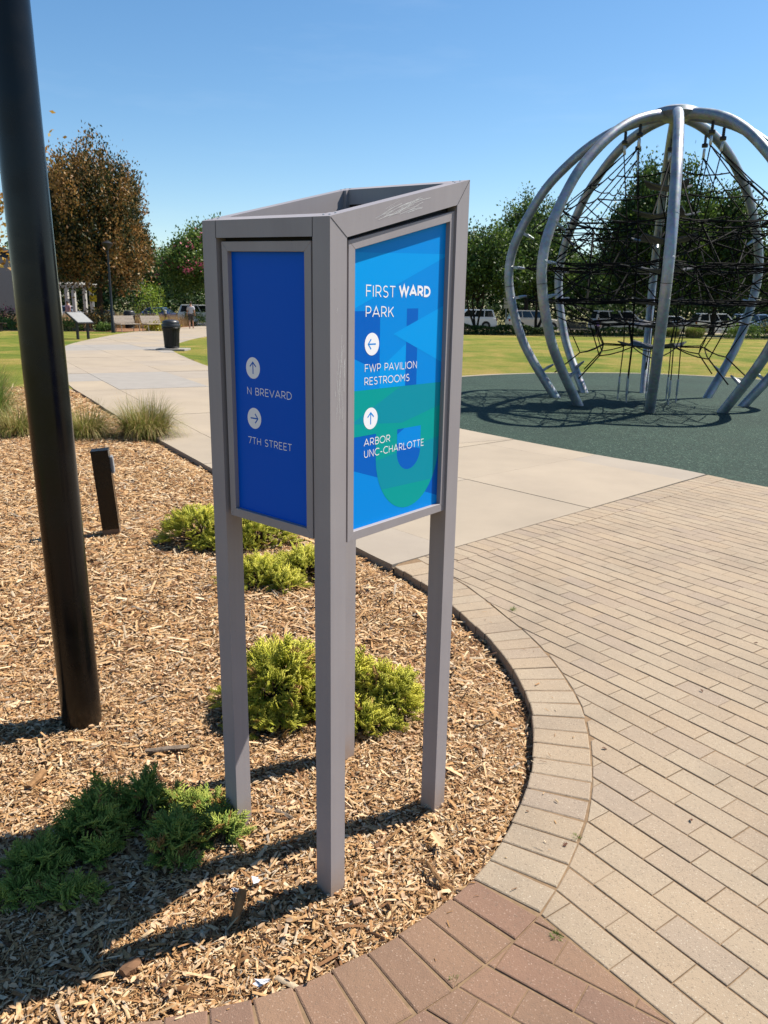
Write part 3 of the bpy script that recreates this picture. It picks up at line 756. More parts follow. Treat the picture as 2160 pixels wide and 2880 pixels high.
# ---- lettering drawn with strokes of one width
def arc_(cx, cy, rx, ry, a0, a1, n=9): return ell(cx, cy, rx, ry, a0, a1, n)
G = {
 'A': (0.80, [[(0.0, 0), (0.40, 1), (0.80, 0)], [(0.14, 0.30), (0.66, 0.30)]]),
 'B': (0.62, [[(0.06, 0), (0.06, 1), (0.32, 1)] + arc_(0.34, 0.765, 0.22, 0.235, 90, -90)[1:] + [(0.06, 0.53)], [(0.06, 0), (0.36, 0)] + arc_(0.36, 0.265, 0.25, 0.265, -90, 90)[1:]]),
 'C': (0.80, [arc_(0.48, 0.5, 0.46, 0.5, 48, 312, 18)]),
 'D': (0.76, [[(0.06, 0), (0.06, 1), (0.28, 1)] + arc_(0.28, 0.5, 0.46, 0.5, 90, -90, 14)[1:] + [(0.06, 0)]]),
 'E': (0.58, [[(0.56, 1), (0.06, 1), (0.06, 0), (0.57, 0)], [(0.06, 0.51), (0.50, 0.51)]]),
 'F': (0.56, [[(0.56, 1), (0.06, 1), (0.06, 0)], [(0.06, 0.49), (0.50, 0.49)]]),
 'H': (0.72, [[(0.06, 0), (0.06, 1)], [(0.66, 0), (0.66, 1)], [(0.06, 0.51), (0.66, 0.51)]]),
 'I': (0.12, [[(0.06, 0), (0.06, 1)]]),
 'K': (0.66, [[(0.06, 0), (0.06, 1)], [(0.62, 1), (0.08, 0.42)], [(0.25, 0.60), (0.65, 0)]]),
 'L': (0.54, [[(0.06, 1), (0.06, 0), (0.53, 0)]]),
 'M': (0.86, [[(0.06, 0), (0.06, 1), (0.43, 0.42), (0.80, 1), (0.80, 0)]]),
 'N': (0.74, [[(0.06, 0), (0.06, 1), (0.68, 0), (0.68, 1)]]),
 'O': (0.96, [arc_(0.48, 0.5, 0.46, 0.5, 90, 450, 24)]),
 'P': (0.62, [[(0.06, 0), (0.06, 1), (0.33, 1)] + arc_(0.33, 0.69, 0.27, 0.31, 90, -90)[1:] + [(0.06, 0.38)]]),
 'R': (0.66, [[(0.06, 0), (0.06, 1), (0.34, 1)] + arc_(0.34, 0.70, 0.27, 0.30, 90, -90)[1:] + [(0.06, 0.40)], [(0.34, 0.40), (0.63, 0)]]),
 'S': (0.62, [arc_(0.32, 0.745, 0.24, 0.255, 40, 250, 10) + arc_(0.30, 0.255, 0.27, 0.255, 75, -145, 11)]),
 'T': (0.62, [[(0.0, 1), (0.62, 1)], [(0.31, 1), (0.31, 0)]]),
 'U': (0.72, [[(0.06, 1), (0.06, 0.38)] + arc_(0.36, 0.34, 0.30, 0.34, 180, 360, 12)[1:] + [(0.66, 1)]]),
 'V': (0.76, [[(0.0, 1), (0.38, 0), (0.76, 1)]]),
 'W': (1.12, [[(0.0, 1), (0.30, 0), (0.56, 0.98), (0.82, 0), (1.12, 1)]]),
 '7': (0.58, [[(0.0, 1), (0.56, 1), (0.20, 0)]]),
 '-': (0.40, [[(0.06, 0.38), (0.36, 0.38)]]),
 ' ': (0.30, [])}
def ribbon(pts, t):
    P = [np.array(p, float) for p in pts]; closed = np.allclose(P[0], P[-1]) and len(P) > 3
    if closed: P = P[:-1]
    n = len(P); V = []
    for i in range(n):
        a = P[i] - P[i - 1] if (i or closed) else P[1] - P[0]; b = P[(i + 1) % n] - P[i] if (i < n - 1 or closed) else a
        a = a / np.linalg.norm(a); b = b / np.linalg.norm(b); m = np.array([-(a + b)[1], (a + b)[0]])
        if np.linalg.norm(m) < 1e-6: m = np.array([-a[1], a[0]])
        m /= np.linalg.norm(m); k = t / 2 / max(0.42, m @ np.array([-a[1], a[0]]))
        V += [P[i] - m * k, P[i] + m * k]
    F = [(2 * i, 2 * ((i + 1) % n), 2 * ((i + 1) % n) + 1, 2 * i + 1) for i in range(n if closed else n - 1)]
    return V, F
def text(txt, face, parent, s0, s1, z0, cap, wt, lay=9, sp=0.17):
    x = 0; items = []
    for ch in txt:
        wd, st = G[ch]; items.append((x, st)); x += wd + sp
    x -= sp; kx = (s1 - s0) / x; mb = MB(); li = 0
    for x0, st in items:
        for j, pl in enumerate(st):
            ca = cap - wt
            V, F_ = ribbon([(s0 + (x0 + a) * kx, z0 + wt / 2 + b * ca) for a, b in pl], wt)
            mb.add([face(v[0], v[1], DP + 0.00005 * lay + 0.00004 * j) for v in V], F_)
    return mb.build('lettering', WHITE, parent)
text('FIRST', FR, panR, 0.1515, 0.2695, 1.6448, 0.0296, 0.0030)
text('WARD', FR, panR, 0.2875, 0.4230, 1.6496, 0.0292, 0.0066, sp=0.20)
text('PARK', FR, panR, 0.1510, 0.2640, 1.5962, 0.0276, 0.0029)
text('FWP PAVILION', FR, panR, 0.1500, 0.3720, 1.4616, 0.0200, 0.0021)
text('RESTROOMS', FR, panR, 0.1490, 0.3390, 1.4288, 0.0198, 0.0021)
text('ARBOR', FR, panR, 0.1500, 0.2590, 1.2722, 0.0198, 0.0021)
text('UNC-CHARLOTTE', FR, panR, 0.1505, 0.4150, 1.2420, 0.0202, 0.0021)
text('N BREVARD', FL, panL, 0.1447, 0.3222, 1.3902, 0.0198, 0.0019)
text('7TH STREET', FL, panL, 0.1437, 0.3199, 1.2572, 0.0196, 0.0019)
def disc(face, parent, s, z, ang, mat):
    flatshape(ell(s, z, 0.0285, 0.0280, 0, 360, 40)[:-1], face, 9, WHITE, parent, 'arrow_disc')
    c, q = math.cos(R_(ang)), math.sin(R_(ang)); rot = lambda p: (s + p[0] * c - p[1] * q, z + p[0] * q + p[1] * c)
    mb = MB()
    for j, pl in enumerate(([(-0.0155, 0), (0.0135, 0)], [(0.0035, 0.0125), (0.0148, 0), (0.0035, -0.0125)])):
        V, F_ = ribbon([rot(p) for p in pl], 0.0036); mb.add([face(v[0], v[1], DP + 0.00005 * 11 + 0.00004 * j) for v in V], F_)
    mb.build('arrow', mat, parent)
disc(FR, panR, 0.1775, 1.5308, 180, BL_MID); disc(FR, panR, 0.1757, 1.3429, 90, BL_MID)
disc(FL, panL, 0.1713, 1.4610, 90, BL_DEEP); disc(FL, panL, 0.1715, 1.3281, 0, BL_DEEP)
# pale scratches on the long front rail and post
scr = MB()
for i in range(26):
    a = random.uniform(0.15, 0.30); ln = random.uniform(0.02, 0.10); zb_ = TF + (a / LR) * (TR - TF) - 0.038 + random.uniform(-0.004, 0.022) ; sl = random.uniform(0.35, 0.6)
    pts = [(a + t * ln, min(zb_ + (t * sl - 0.10 * t * t) * ln, top_z(F2 + uR * (a + t * ln)) - 0.004)) for t in (0, 0.33, 0.66, 1)]
    V, F_ = ribbon(pts, random.uniform(0.0002, 0.0008)); scr.add([FR(v[0], v[1], 0.0004 + i * 0.00002) for v in V], F_)
for i in range(38):
    a = random.uniform(0.018, 0.05); z = 1.42 + random.gauss(0, 0.07); ln = random.uniform(0.01, 0.05)
    V, F_ = ribbon([(a, z), (a + random.uniform(-0.002, 0.004), z + ln)], random.uniform(0.0002, 0.0005)); scr.add([FR(v[0], v[1], 0.0004 + i * 0.00002) for v in V], F_)
o = scr.build('scratches', plain('scratch', (0.66, 0.66, 0.65, 1), 0.5), sign); o['kind'] = 'stuff'

# ------------------------------------------------------------------ black lamp pole and leaning stub post
pole = thing('lamp_pole', 'tall black round lamp pole rising from the mulch at the left edge', 'lamp post', (-1.2, 2.775, 0))
mb = MB(); tl = Vector((-0.011, 0.0, 1)); mb.tube([tl * z for z in (-0.1, 0.0, 0.6, 1.4, 2.4, 3.6, 5.0)], [0.0755, 0.0755, 0.075, 0.074, 0.072, 0.07, 0.067], 40, True)
mb.build('pole', m_black, pole, smooth=True)
mb = MB(); mb.tube([tl * 5.0, tl * 5.06, tl * 5.1], [0.09, 0.09, 0.06], 24); mb.build('cap', m_black, pole, smooth=True)
mb = MB(); mb.box(tl * 5.06 + Vector((0.28, 0, 0.03)), (0.5, 0.24, 0.07)); mb.build('lamp_head', m_black, pole, bevel=0.02)
st = thing('stub_post', 'short leaning black square post with grey outlet box in the mulch', 'post', (-1.985, 5.40, 0), R_(14))
tilt = Matrix.Rotation(R_(-3.9), 3, 'Y')
mb = MB(); mb.box(tilt @ Vector((0, 0, 0.255)), (0.118, 0.112, 0.71), tilt); mb.build('post', m_black, st, bevel=0.003)
mb = MB(); mb.box(tilt @ Vector((0, 0, 0.6135)), (0.121, 0.115, 0.006), tilt); mb.build('cap_plate', m_black, st)
mb = MB(); mb.box(tilt @ Vector((0.069, 0.01, 0.50)), (0.02, 0.07, 0.12), tilt); mb.build('outlet_box', plain('outlet_grey', lin(150, 152, 156), 0.5), st, bevel=0.004)
mb = MB(); mb.box(tilt @ Vector((0.0, 0, 0.012)), (0.1185, 0.1125, 0.05), tilt); mb.build('dirt_line', plain('caked_dirt', lin(120, 96, 74), 0.95, 0, 0.4, 30, 0.5), st)

# ------------------------------------------------------------------ junipers
def frond(n_side, L):
    """flat feathery sprig along +x, returned as triangles"""
    V = []; T = []; tip = []
    def spike(p, d, l, w, t0, t1):
        d = d / np.linalg.norm(d); u = np.cross(d, [0, 0, 1.0]); u /= np.linalg.norm(u) + 1e-9; v = np.cross(d, u); o = len(V)
        for k in range(3):
            a = 2.094 * k; V.append(p + (u * math.cos(a) + v * math.sin(a)) * w); tip.append(t0)
        V.append(p + d * l); tip.append(t1); T.extend([(o, o + 1, o + 3), (o + 1, o + 2, o + 3), (o + 2, o, o + 3)])
    spike(np.zeros(3), np.array([1, 0, 0.0]), L, L * 0.03, 0.1, 1)
    for i in range(n_side):
        f = (i + 0.6) / n_side
        for sgn in (-1, 1):
            l = L * (0.42 * (1 - f) + 0.14) * random.uniform(0.8, 1.2); a = random.uniform(0.5, 0.8)
            p = np.array([L * f * 0.92, 0, 0]); d = np.array([math.cos(a), sgn * math.sin(a), random.uniform(-0.15, 0.35)])
            spike(p, d, l, L * 0.034, 0.2 + 0.5 * f, 0.75 + 0.25 * f)
            for h in (0.4, 0.7):
                q = p + d * l * h; a2 = a + sgn * random.uniform(-0.7, 0.7)
                spike(q, np.array([math.cos(a2 * 0.5), sgn * math.sin(a2 * 1.2), 0.4 + random.uniform(-0.3, 0.3)]), l * 0.42, L * 0.030, 0.5, 1)
    return np.array(V), np.array(T), np.array(tip)
FRONDS = [frond(7, 1.0) for _ in range(4)]
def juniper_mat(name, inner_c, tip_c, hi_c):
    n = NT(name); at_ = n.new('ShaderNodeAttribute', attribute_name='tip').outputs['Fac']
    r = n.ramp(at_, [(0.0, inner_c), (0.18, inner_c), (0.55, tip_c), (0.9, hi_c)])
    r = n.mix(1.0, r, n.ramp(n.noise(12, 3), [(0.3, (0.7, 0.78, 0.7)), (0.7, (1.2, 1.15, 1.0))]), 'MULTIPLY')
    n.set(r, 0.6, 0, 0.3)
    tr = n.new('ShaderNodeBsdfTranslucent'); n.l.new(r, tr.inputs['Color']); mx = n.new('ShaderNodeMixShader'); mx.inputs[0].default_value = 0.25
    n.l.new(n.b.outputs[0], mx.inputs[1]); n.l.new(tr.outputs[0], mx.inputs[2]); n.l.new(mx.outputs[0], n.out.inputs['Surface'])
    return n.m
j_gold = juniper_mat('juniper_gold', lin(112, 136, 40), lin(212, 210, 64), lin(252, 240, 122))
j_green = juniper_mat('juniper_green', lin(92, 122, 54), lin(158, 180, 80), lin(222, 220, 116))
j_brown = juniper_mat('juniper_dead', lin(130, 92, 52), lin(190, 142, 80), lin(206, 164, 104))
def juniper(label, loc, lobes, mat, name='juniper_shrub', dead=0, dens=1.1):
    """lobes: (dx, dy, radius_x, radius_y, height, count)"""
    root = thing(name, label, 'shrub', loc, 0, 'creeping junipers in the mulch')
    allV, allT, allt, o = [], [], [], 0; br = MB(); deadV, deadT, deadt, do = [], [], [], 0
    for dx, dy, rx, ry, h, cnt in lobes:
        nrun = max(3, cnt // 14); run_a = rng.uniform(0, 6.283, nrun); run_l = rng.uniform(1.02, 1.45, nrun); cnt = int(cnt * dens)
        for i in range(cnt + nrun * 5):
            a = rng.uniform(0, 2 * np.pi); rr = math.sqrt(rng.uniform(0.02, 1))
            if i >= cnt: j_ = (i - cnt) % nrun; a = run_a[j_] + rng.normal(0, 0.07); rr = run_l[j_] * (0.6 + 0.4 * ((i - cnt) // nrun) / 4)
            el = math.sqrt(max(0, 1 - rr * rr))
            p = np.array([dx + math.cos(a) * rr * rx, dy + math.sin(a) * rr * ry, 0.02 + h * (0.25 + 0.75 * el) * rng.uniform(0.45, 1.0) ** 0.7])
            d = np.array([math.cos(a) * (0.35 + rr), math.sin(a) * (0.35 + rr), 0.30 + 0.75 * el]) + rng.normal(0, 0.32, 3); d /= np.linalg.norm(d)
            L = rng.uniform(0.06, 0.115) * (0.75 + 0.5 * (1 - rr))
            side = np.cross(d, rng.normal(0, 1, 3)); side /= np.linalg.norm(side); up = np.cross(d, side)
            V, T, t = FRONDS[rng.integers(4)]
            W = (p - d * L * 0.55) + (V[:, :1] * d + V[:, 1:2] * side + V[:, 2:3] * up) * L
            W[:, 2] = np.maximum(W[:, 2], 0.004 - 0.02 * rr)
            isd = rng.random() < dead
            if isd: deadV.append(W); deadT.append(T + do); deadt.append(t); do += len(V)
            else: allV.append(W); allT.append(T + o); allt.append(np.clip(t * rng.uniform(0.75, 1.12), 0, 1)); o += len(V)
            if i % 4 == 0:
                b0 = Vector((dx * 0.8 + rng.normal(0, 0.02), dy * 0.8 + rng.normal(0, 0.02), -0.03)); b1 = Vector(p - d * L * 0.5)
                mid = (b0 + b1) / 2 + Vector((0, 0, 0.01 + b1.z * 0.15)); br.tube([b0, mid, b1], [0.005, 0.004, 0.002], 4, False)
    for nm, V, T, t, m in (('foliage', allV, allT, allt, mat), ('dead_foliage', deadV, deadT, deadt, j_brown)):
        if not V: continue
        me = mesh_np(nm, np.vstack(V), [np.vstack(T)]); at_ = me.attributes.new('tip', 'FLOAT', 'POINT'); at_.data.foreach_set('value', np.concatenate(t).astype(np.float32))
        link(nm, me, m, root)
    br.build('branches', m_bark, root)['kind'] = 'stuff'
    return root
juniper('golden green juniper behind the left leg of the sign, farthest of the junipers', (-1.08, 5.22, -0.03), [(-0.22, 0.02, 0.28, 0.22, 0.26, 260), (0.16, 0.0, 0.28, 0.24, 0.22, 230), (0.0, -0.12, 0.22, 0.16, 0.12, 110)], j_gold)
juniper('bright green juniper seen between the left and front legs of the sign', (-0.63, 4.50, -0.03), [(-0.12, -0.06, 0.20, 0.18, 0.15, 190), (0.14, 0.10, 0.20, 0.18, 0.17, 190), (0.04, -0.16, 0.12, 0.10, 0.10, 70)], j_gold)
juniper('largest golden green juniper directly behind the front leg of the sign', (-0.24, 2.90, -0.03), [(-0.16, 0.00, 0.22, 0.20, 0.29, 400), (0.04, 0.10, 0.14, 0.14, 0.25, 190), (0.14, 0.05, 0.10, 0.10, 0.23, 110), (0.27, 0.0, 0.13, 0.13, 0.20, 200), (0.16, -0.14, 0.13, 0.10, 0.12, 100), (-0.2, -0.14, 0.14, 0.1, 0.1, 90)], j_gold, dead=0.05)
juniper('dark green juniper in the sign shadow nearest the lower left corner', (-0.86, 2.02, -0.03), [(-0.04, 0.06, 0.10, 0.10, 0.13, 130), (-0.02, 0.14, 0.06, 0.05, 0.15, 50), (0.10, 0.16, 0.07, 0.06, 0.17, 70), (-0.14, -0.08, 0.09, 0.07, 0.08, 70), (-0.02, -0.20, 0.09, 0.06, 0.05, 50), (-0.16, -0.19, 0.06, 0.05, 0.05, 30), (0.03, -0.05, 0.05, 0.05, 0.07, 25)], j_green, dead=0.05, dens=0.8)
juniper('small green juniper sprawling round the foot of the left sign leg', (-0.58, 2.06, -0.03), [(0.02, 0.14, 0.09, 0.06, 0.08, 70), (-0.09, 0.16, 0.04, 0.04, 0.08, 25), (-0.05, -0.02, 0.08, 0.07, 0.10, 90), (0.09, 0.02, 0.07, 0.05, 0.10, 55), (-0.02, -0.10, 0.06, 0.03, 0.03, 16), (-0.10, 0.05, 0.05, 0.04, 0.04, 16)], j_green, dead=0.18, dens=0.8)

# ------------------------------------------------------------------ ornamental grasses
m_gr = leafmat('grass_blade', [(0, lin(98, 112, 44)), (0.4, lin(134, 140, 62)), (0.7, lin(170, 160, 88)), (1, lin(200, 178, 122))], 0.3)
m_gr2 = leafmat('grass_blade_green', [(0, lin(84, 116, 44)), (0.5, lin(120, 150, 62)), (1, lin(170, 178, 96))], 0.3)
m_straw = leafmat('straw_blade', [(0, lin(150, 118, 74)), (0.5, lin(186, 152, 104)), (1, lin(206, 180, 138))], 0.25)
def blades(n, R0, H, spread, wd, seg=5, droop=1.0):
    a = rng.uniform(0, 2 * np.pi, n); lean = np.abs(rng.normal(0.5, 0.28, n)) * spread; ln = H * rng.uniform(0.6, 1.15, n)
    b = a + rng.normal(0, 0.4, n); r0 = R0 * np.sqrt(rng.uniform(0, 1, n))
    base = np.stack([np.cos(a) * r0, np.sin(a) * r0, np.zeros(n)], -1); V = np.zeros((n, seg + 1, 2, 3))
    p = base.copy(); ang = lean * 0.5
    for k in range(seg + 1):
        t = k / seg; s = np.stack([-np.sin(b), np.cos(b), np.zeros(n)], -1) * (wd * (1 - t * 0.92))
        V[:, k, 0] = p - s; V[:, k, 1] = p + s
        d = np.stack([np.cos(b) * np.sin(ang), np.sin(b) * np.sin(ang), np.cos(ang)], -1); p = p + d * (ln / seg)[:, None]; ang = ang + lean * droop * (0.35 + 0.5 * t)
    V[..., 2] = np.maximum(V[..., 2], 0.0); i = np.arange(n)[:, None] * (seg + 1) * 2
    F = np.vstack([i + np.array([[2 * k, 2 * k + 1, 2 * k + 3, 2 * k + 2]]) for k in range(seg)])
    return V.reshape(-1, 3), F
def grass(label, loc, n, R0, H, spread, wd, mat, name='ornamental_grass', group='ornamental grass clumps by the path'):
    root = thing(name, label, 'grass clump', loc, 0, group)
    V, F_ = blades(int(n * 0.82), R0, H, spread, wd); link('green_blades', mesh_np('green_blades', V, [F_]), mat, root)
    V, F_ = blades(int(n * 0.18), R0 * 1.1, H * 1.05, spread * 1.25, wd * 0.8); link('dry_blades', mesh_np('dry_blades', V, [F_]), m_straw, root)
    return root
grass('full arching green grass clump at the corner of the concrete path', (-3.05, 9.72, -0.03), 1900, 0.24, 0.56, 1.4, 0.0045, m_gr)
grass('drooping dry grass clump left of the full green one', (-3.78, 9.62, -0.03), 1300, 0.2, 0.5, 1.7, 0.0042, m_gr)
grass('low dry grass clump just left of the lamp pole', (-4.65, 9.7, -0.03), 1100, 0.2, 0.46, 1.7, 0.0042, m_gr)
grass('tall green grass clump cut by the left edge of the picture', (-5.45, 10.3, -0.03), 1700, 0.3, 0.8, 1.1, 0.005, m_gr2)
grass('pale green grass clump behind the one at the left edge', (-6.6, 12.6, -0.03), 1200, 0.3, 0.75, 1.0, 0.006, m_gr2)

# ------------------------------------------------------------------ climbing globe
GC = Vector((4.895, 14.55, 0)); A0 = -16.2
prof = crom([(1.60, -0.12), (1.70, 0.03), (1.95, 0.38), (2.18, 0.72), (2.40, 1.11), (2.58, 1.60), (2.68, 2.0), (2.71, 2.3), (2.68, 2.62), (2.57, 2.97), (2.36, 3.39), (2.10, 3.80), (1.80, 4.12), (1.45, 4.42), (1.05, 4.66), (0.62, 4.81), (0.24, 4.88), (0.10, 4.89)], 4)
def pr(z): return float(np.interp(z, prof[:60, 1], prof[:60, 0]))
globe = thing('climbing_globe', 'tall galvanised steel climbing globe with black rope net on green rubber', 'climbing frame', tuple(GC))
def pol(r, az, z): return Vector((r * math.cos(R_(az)), r * math.sin(R_(az)), z))
mb = MB(); mb.tube([(r, 0, z) for r, z in prof], 0.083, 16); leg_me = mb.mesh('leg', smooth=True); leg_me.materials.append(m_galv)
cm = MB(); cm.lathe([(0.0835, -0.02), (0.0855, -0.018), (0.0855, 0.018), (0.0835, 0.02)], 16); cm.box((-0.12, 0, 0), (0.10, 0.05, 0.05)); cm.tube([(-0.15, 0, 0), (-0.24, 0, -0.005), (-0.30, 0, -0.01)], [0.03, 0.024, 0.016], 8)
clamp_me = cm.mesh('clamp', smooth=True); clamp_me.materials.append(m_galv)
jm = MB(); jm.lathe([(0.0835, -0.005), (0.0845, -0.004), (0.0845, 0.004), (0.0835, 0.005)], 16); joint_me = jm.mesh('splice', smooth=True); joint_me.materials.append(m_blackm)
bm_ = MB(); bm_.box((0, 0, -0.10), (0.05, 0.018, 0.14)); bm_.lathe([(0.05, -0.03), (0.055, -0.02), (0.055, 0.02), (0.05, 0.03)], 10, (0, 0, -0.20)); bracket_me = bm_.mesh('bracket', smooth=True); bracket_me.materials.append(m_blackm)
fm = MB(); fm.tube([(0, 0, 0.0), (0, 0, -0.02), (0, 0, -0.14), (0, 0, -0.16)], [0.018, 0.026, 0.026, 0.014], 8); ferrule_me = fm.mesh('ferrule', smooth=True); ferrule_me.materials.append(m_alu)
LV = (3.03, 2.40, 1.82)
def slope(z): return math.atan2(pr(z + 0.05) - pr(z - 0.05), 0.1)
ropes = []
def rope(pts, rad=0.0108):
    mb = MB(); mb.tube(pts, rad, 5, False); mb.build('rope', m_rope, globe, smooth=True)
def sagline(p, q, sag=0.0, n=4):
    return [p.lerp(q, i / n) - Vector((0, 0, sag * 4 * (i / n) * (1 - i / n))) for i in range(n + 1)]
for k in range(8):
    az = A0 + 45 * k
    link('leg', leg_me, None, globe).rotation_euler = (0, 0, R_(az))
    for z in LV + (0.46,):
        o = link('clamp', clamp_me, None, globe, pol(pr(z), az, z)); o.rotation_euler = (0, slope(z) * (1 if z > 1 else 1), R_(az))
    o = link('splice', joint_me, None, globe, pol(pr(2.05), az, 2.05)); o.rotation_euler = (0, slope(2.05), R_(az))
    link('bracket', bracket_me, None, globe, pol(0.80, az, 4.70)).rotation_euler = (0, 0, R_(az))
    link('ferrule', ferrule_me, None, globe, pol(0.80, az, 4.45)).rotation_euler = (R_(random.uniform(-6, 6)), R_(random.uniform(-6, 6)), 0)
mb = MB(); mb.lathe([(0.05, 4.78), (0.36, 4.84), (0.42, 4.90), (0.38, 4.97), (0.24, 5.02), (0.05, 5.035)], 28); mb.build('hub', m_galv, globe, smooth=True)
# fans from the hub and their rings
n1, n2 = [], []
for k in range(8):
    az = A0 + 45 * k; T = pol(0.80, az, 4.30)
    rope([T, pol(0.62, az, 3.0), pol(0.50, az, 1.0)])
    for sg in (-1, 1):
        e = pol(2.30, az + sg * 7.0, 3.05); a1 = T.lerp(e, 0.36) - Vector((0, 0, 0.05)); a2 = T.lerp(e, 0.68) - Vector((0, 0, 0.05))
        rope([T, a1, a2, e]); n1.append((az + sg * 4, a1)); n2.append((az + sg * 6, a2))
for ring in (n1, n2):
    pts = []
    for i in range(16):
        a, b = ring[i][1], ring[(i + 1) % 16][1]; pts += sagline(a, b, 0.05, 4)[:-1]
    mb = MB(); mb.tube(pts, 0.0112, 5, False, True); mb.build('ring_rope', m_rope, globe, smooth=True)
inner = {}
for li, z in enumerate(LV):
    ro = pr(z) - 0.30; pts = []
    inn = [pol(1.22 + 0.10 * (i % 2), A0 + 22.5 * i, z - 0.05 + 0.06 * ((i + li) % 2)) for i in range(16)]; inner[li] = inn
    for k in range(8):
        a = pol(ro, A0 + 45 * k, z - 0.01); b = pol(ro, A0 + 45 * k + 45, z - 0.01)
        m_ = pol(ro * 0.86, A0 + 45 * k + 22.5, z - 0.03)
        pts += [a, a.lerp(m_, 0.5) - Vector((0, 0, 0.02)), m_, m_.lerp(b, 0.5) - Vector((0, 0, 0.02))]
        rope([a, inn[(2 * k + 1) % 16]]); rope([a, inn[(2 * k - 1) % 16]]); rope(sagline(a, inn[2 * k], 0.04, 3)); rope([m_, inn[2 * k + 1]])
        rope(sagline(inn[2 * k], pol(0.45, A0 + 45 * k + 6, z + 0.02), 0.02, 3))
    mb = MB(); mb.tube(pts, 0.0112, 5, False, True); mb.build('ring_rope', m_rope, globe, smooth=True)
    mb = MB(); mb.tube(inn, 0.0112, 5, False, True); mb.build('ring_rope', m_rope, globe, smooth=True)
for li in (0, 1):
    for i in range(0, 16):
        z2 = LV[li + 1]; ro = (pr(z2) - 0.3) * (0.86 if i % 2 else 1.0)
        if i % 2: rope([inner[li][i], pol(ro, A0 + 22.5 * i, z2 - 0.03)])
        rope([inner[li][i], inner[li + 1][(i + 1) % 16]]); 
        if i % 2 == 0: rope([inner[li + 1][i], pol((pr(LV[li]) - 0.3) * 0.86, A0 + 22.5 * (i + 1), LV[li] - 0.03)])
for li in range(3):
    for k in range(8):
        a = pol(pr(LV[li]) - 0.30, A0 + 45 * k, LV[li] - 0.01)
        for lj in (li - 1, li + 1):
            if lj in inner:
                for st_ in ((-1,) if k % 2 else (1,)): rope(sagline(a, inner[lj][(2 * k + st_ * (2 if (k + lj) % 2 else 3)) % 16], 0.03, 3))
for i in range(16): rope(sagline(n2[i][1], inner[0][i], 0.02, 3))
# lower net, hanging ropes, lowest ring
low = [pol(1.58 - 0.12 * (i % 2), A0 + 22.5 * i, 1.44 + 0.05 * (i % 2)) for i in range(16)]
mb = MB(); mb.tube(low, 0.0115, 5, False, True); mb.build('ring_rope', m_rope, globe, smooth=True)
low2 = [pol(1.15, A0 + 22.5 * i, 1.38 + 0.03 * (i % 2)) for i in range(16)]
mb = MB(); mb.tube(low2, 0.0115, 5, False, True); mb.build('ring_rope', m_rope, globe, smooth=True)
bot = [pol(1.28 - 0.34 * (i % 2), A0 + 22.5 * i, 0.86 + 0.17 * (i % 2)) for i in range(16)]
pts = []
for i in range(16): pts += sagline(bot[i], bot[(i + 1) % 16], 0.03, 3)[:-1]
mb = MB(); mb.tube(pts, 0.0112, 5, False, True); mb.build('ring_rope', m_rope, globe, smooth=True)
for k in range(8):
    az = A0 + 45 * k; c3 = pol(pr(1.82) - 0.3, az, 1.81)
    rope(sagline(c3, low[2 * k], 0.02, 3)); rope([c3, low2[(2 * k + 1) % 16]]); rope([low[2 * k], low2[2 * k]]); rope([low[2 * k + 1], low2[2 * k + 1]])
    rope([low2[2 * k], pol(0.5, az, 1.42)])
    rope([low[2 * k], bot[2 * k]]); rope([low2[2 * k + 1], bot[2 * k + 1]])
    rope([bot[2 * k], pol(pr(0.46) - 0.28, az, 0.47)], 0.0125); rope([bot[2 * k + 1], pol(0.50, az + 22, 1.02)])
    rope([pol(0.50, az, 1.0), pol(0.52, az, 0.42)])
    mb = MB(); mb.tube([pol(0.52, az, 0.44), pol(0.52, az, 0.40), pol(0.52, az, 0.16), pol(0.52, az, 0.12)], [0.012, 0.020, 0.020, 0.010], 6); mb.tube([pol(0.52, az, 0.12), pol(0.52, az, -0.05)], 0.012, 6)
    mb.build('turnbuckle', m_galv, globe, smooth=True)
for z, r, a in ((3.74, 0.52, 20), (3.28, 0.62, 5), (2.86, 0.66, 40), (2.36, 0.70, 10), (1.80, 0.60, 30), (1.40, 0.78, 0), (1.02, 0.70, 12)):
    pts = []
    for i in range(4):
        a0 = a + 90 * i
        for t in (0, 0.17, 0.33, 0.5, 0.67, 0.83):
            rr = r * (1 - 0.42 * math.sin(math.pi * t)); pts.append((rr * math.cos(R_(a0 + 90 * t)), rr * math.sin(R_(a0 + 90 * t))))
    mb = MB(); n_ = len(pts); mb.add([(x, y, z - 0.05 + 0.14 * (math.hypot(x, y) / r) ** 2) for x, y in pts] + [(x, y, z - 0.07 + 0.14 * (math.hypot(x, y) / r) ** 2) for x, y in pts] + [(0, 0, z - 0.05), (0, 0, z - 0.07)],
        [(i, (i + 1) % n_, 2 * n_) for i in range(n_)] + [(n_ + (i + 1) % n_, n_ + i, 2 * n_ + 1) for i in range(n_)] + [(i, n_ + i, n_ + (i + 1) % n_, (i + 1) % n_) for i in range(n_)])
    mb.build('rubber_platform', m_membrane, globe)

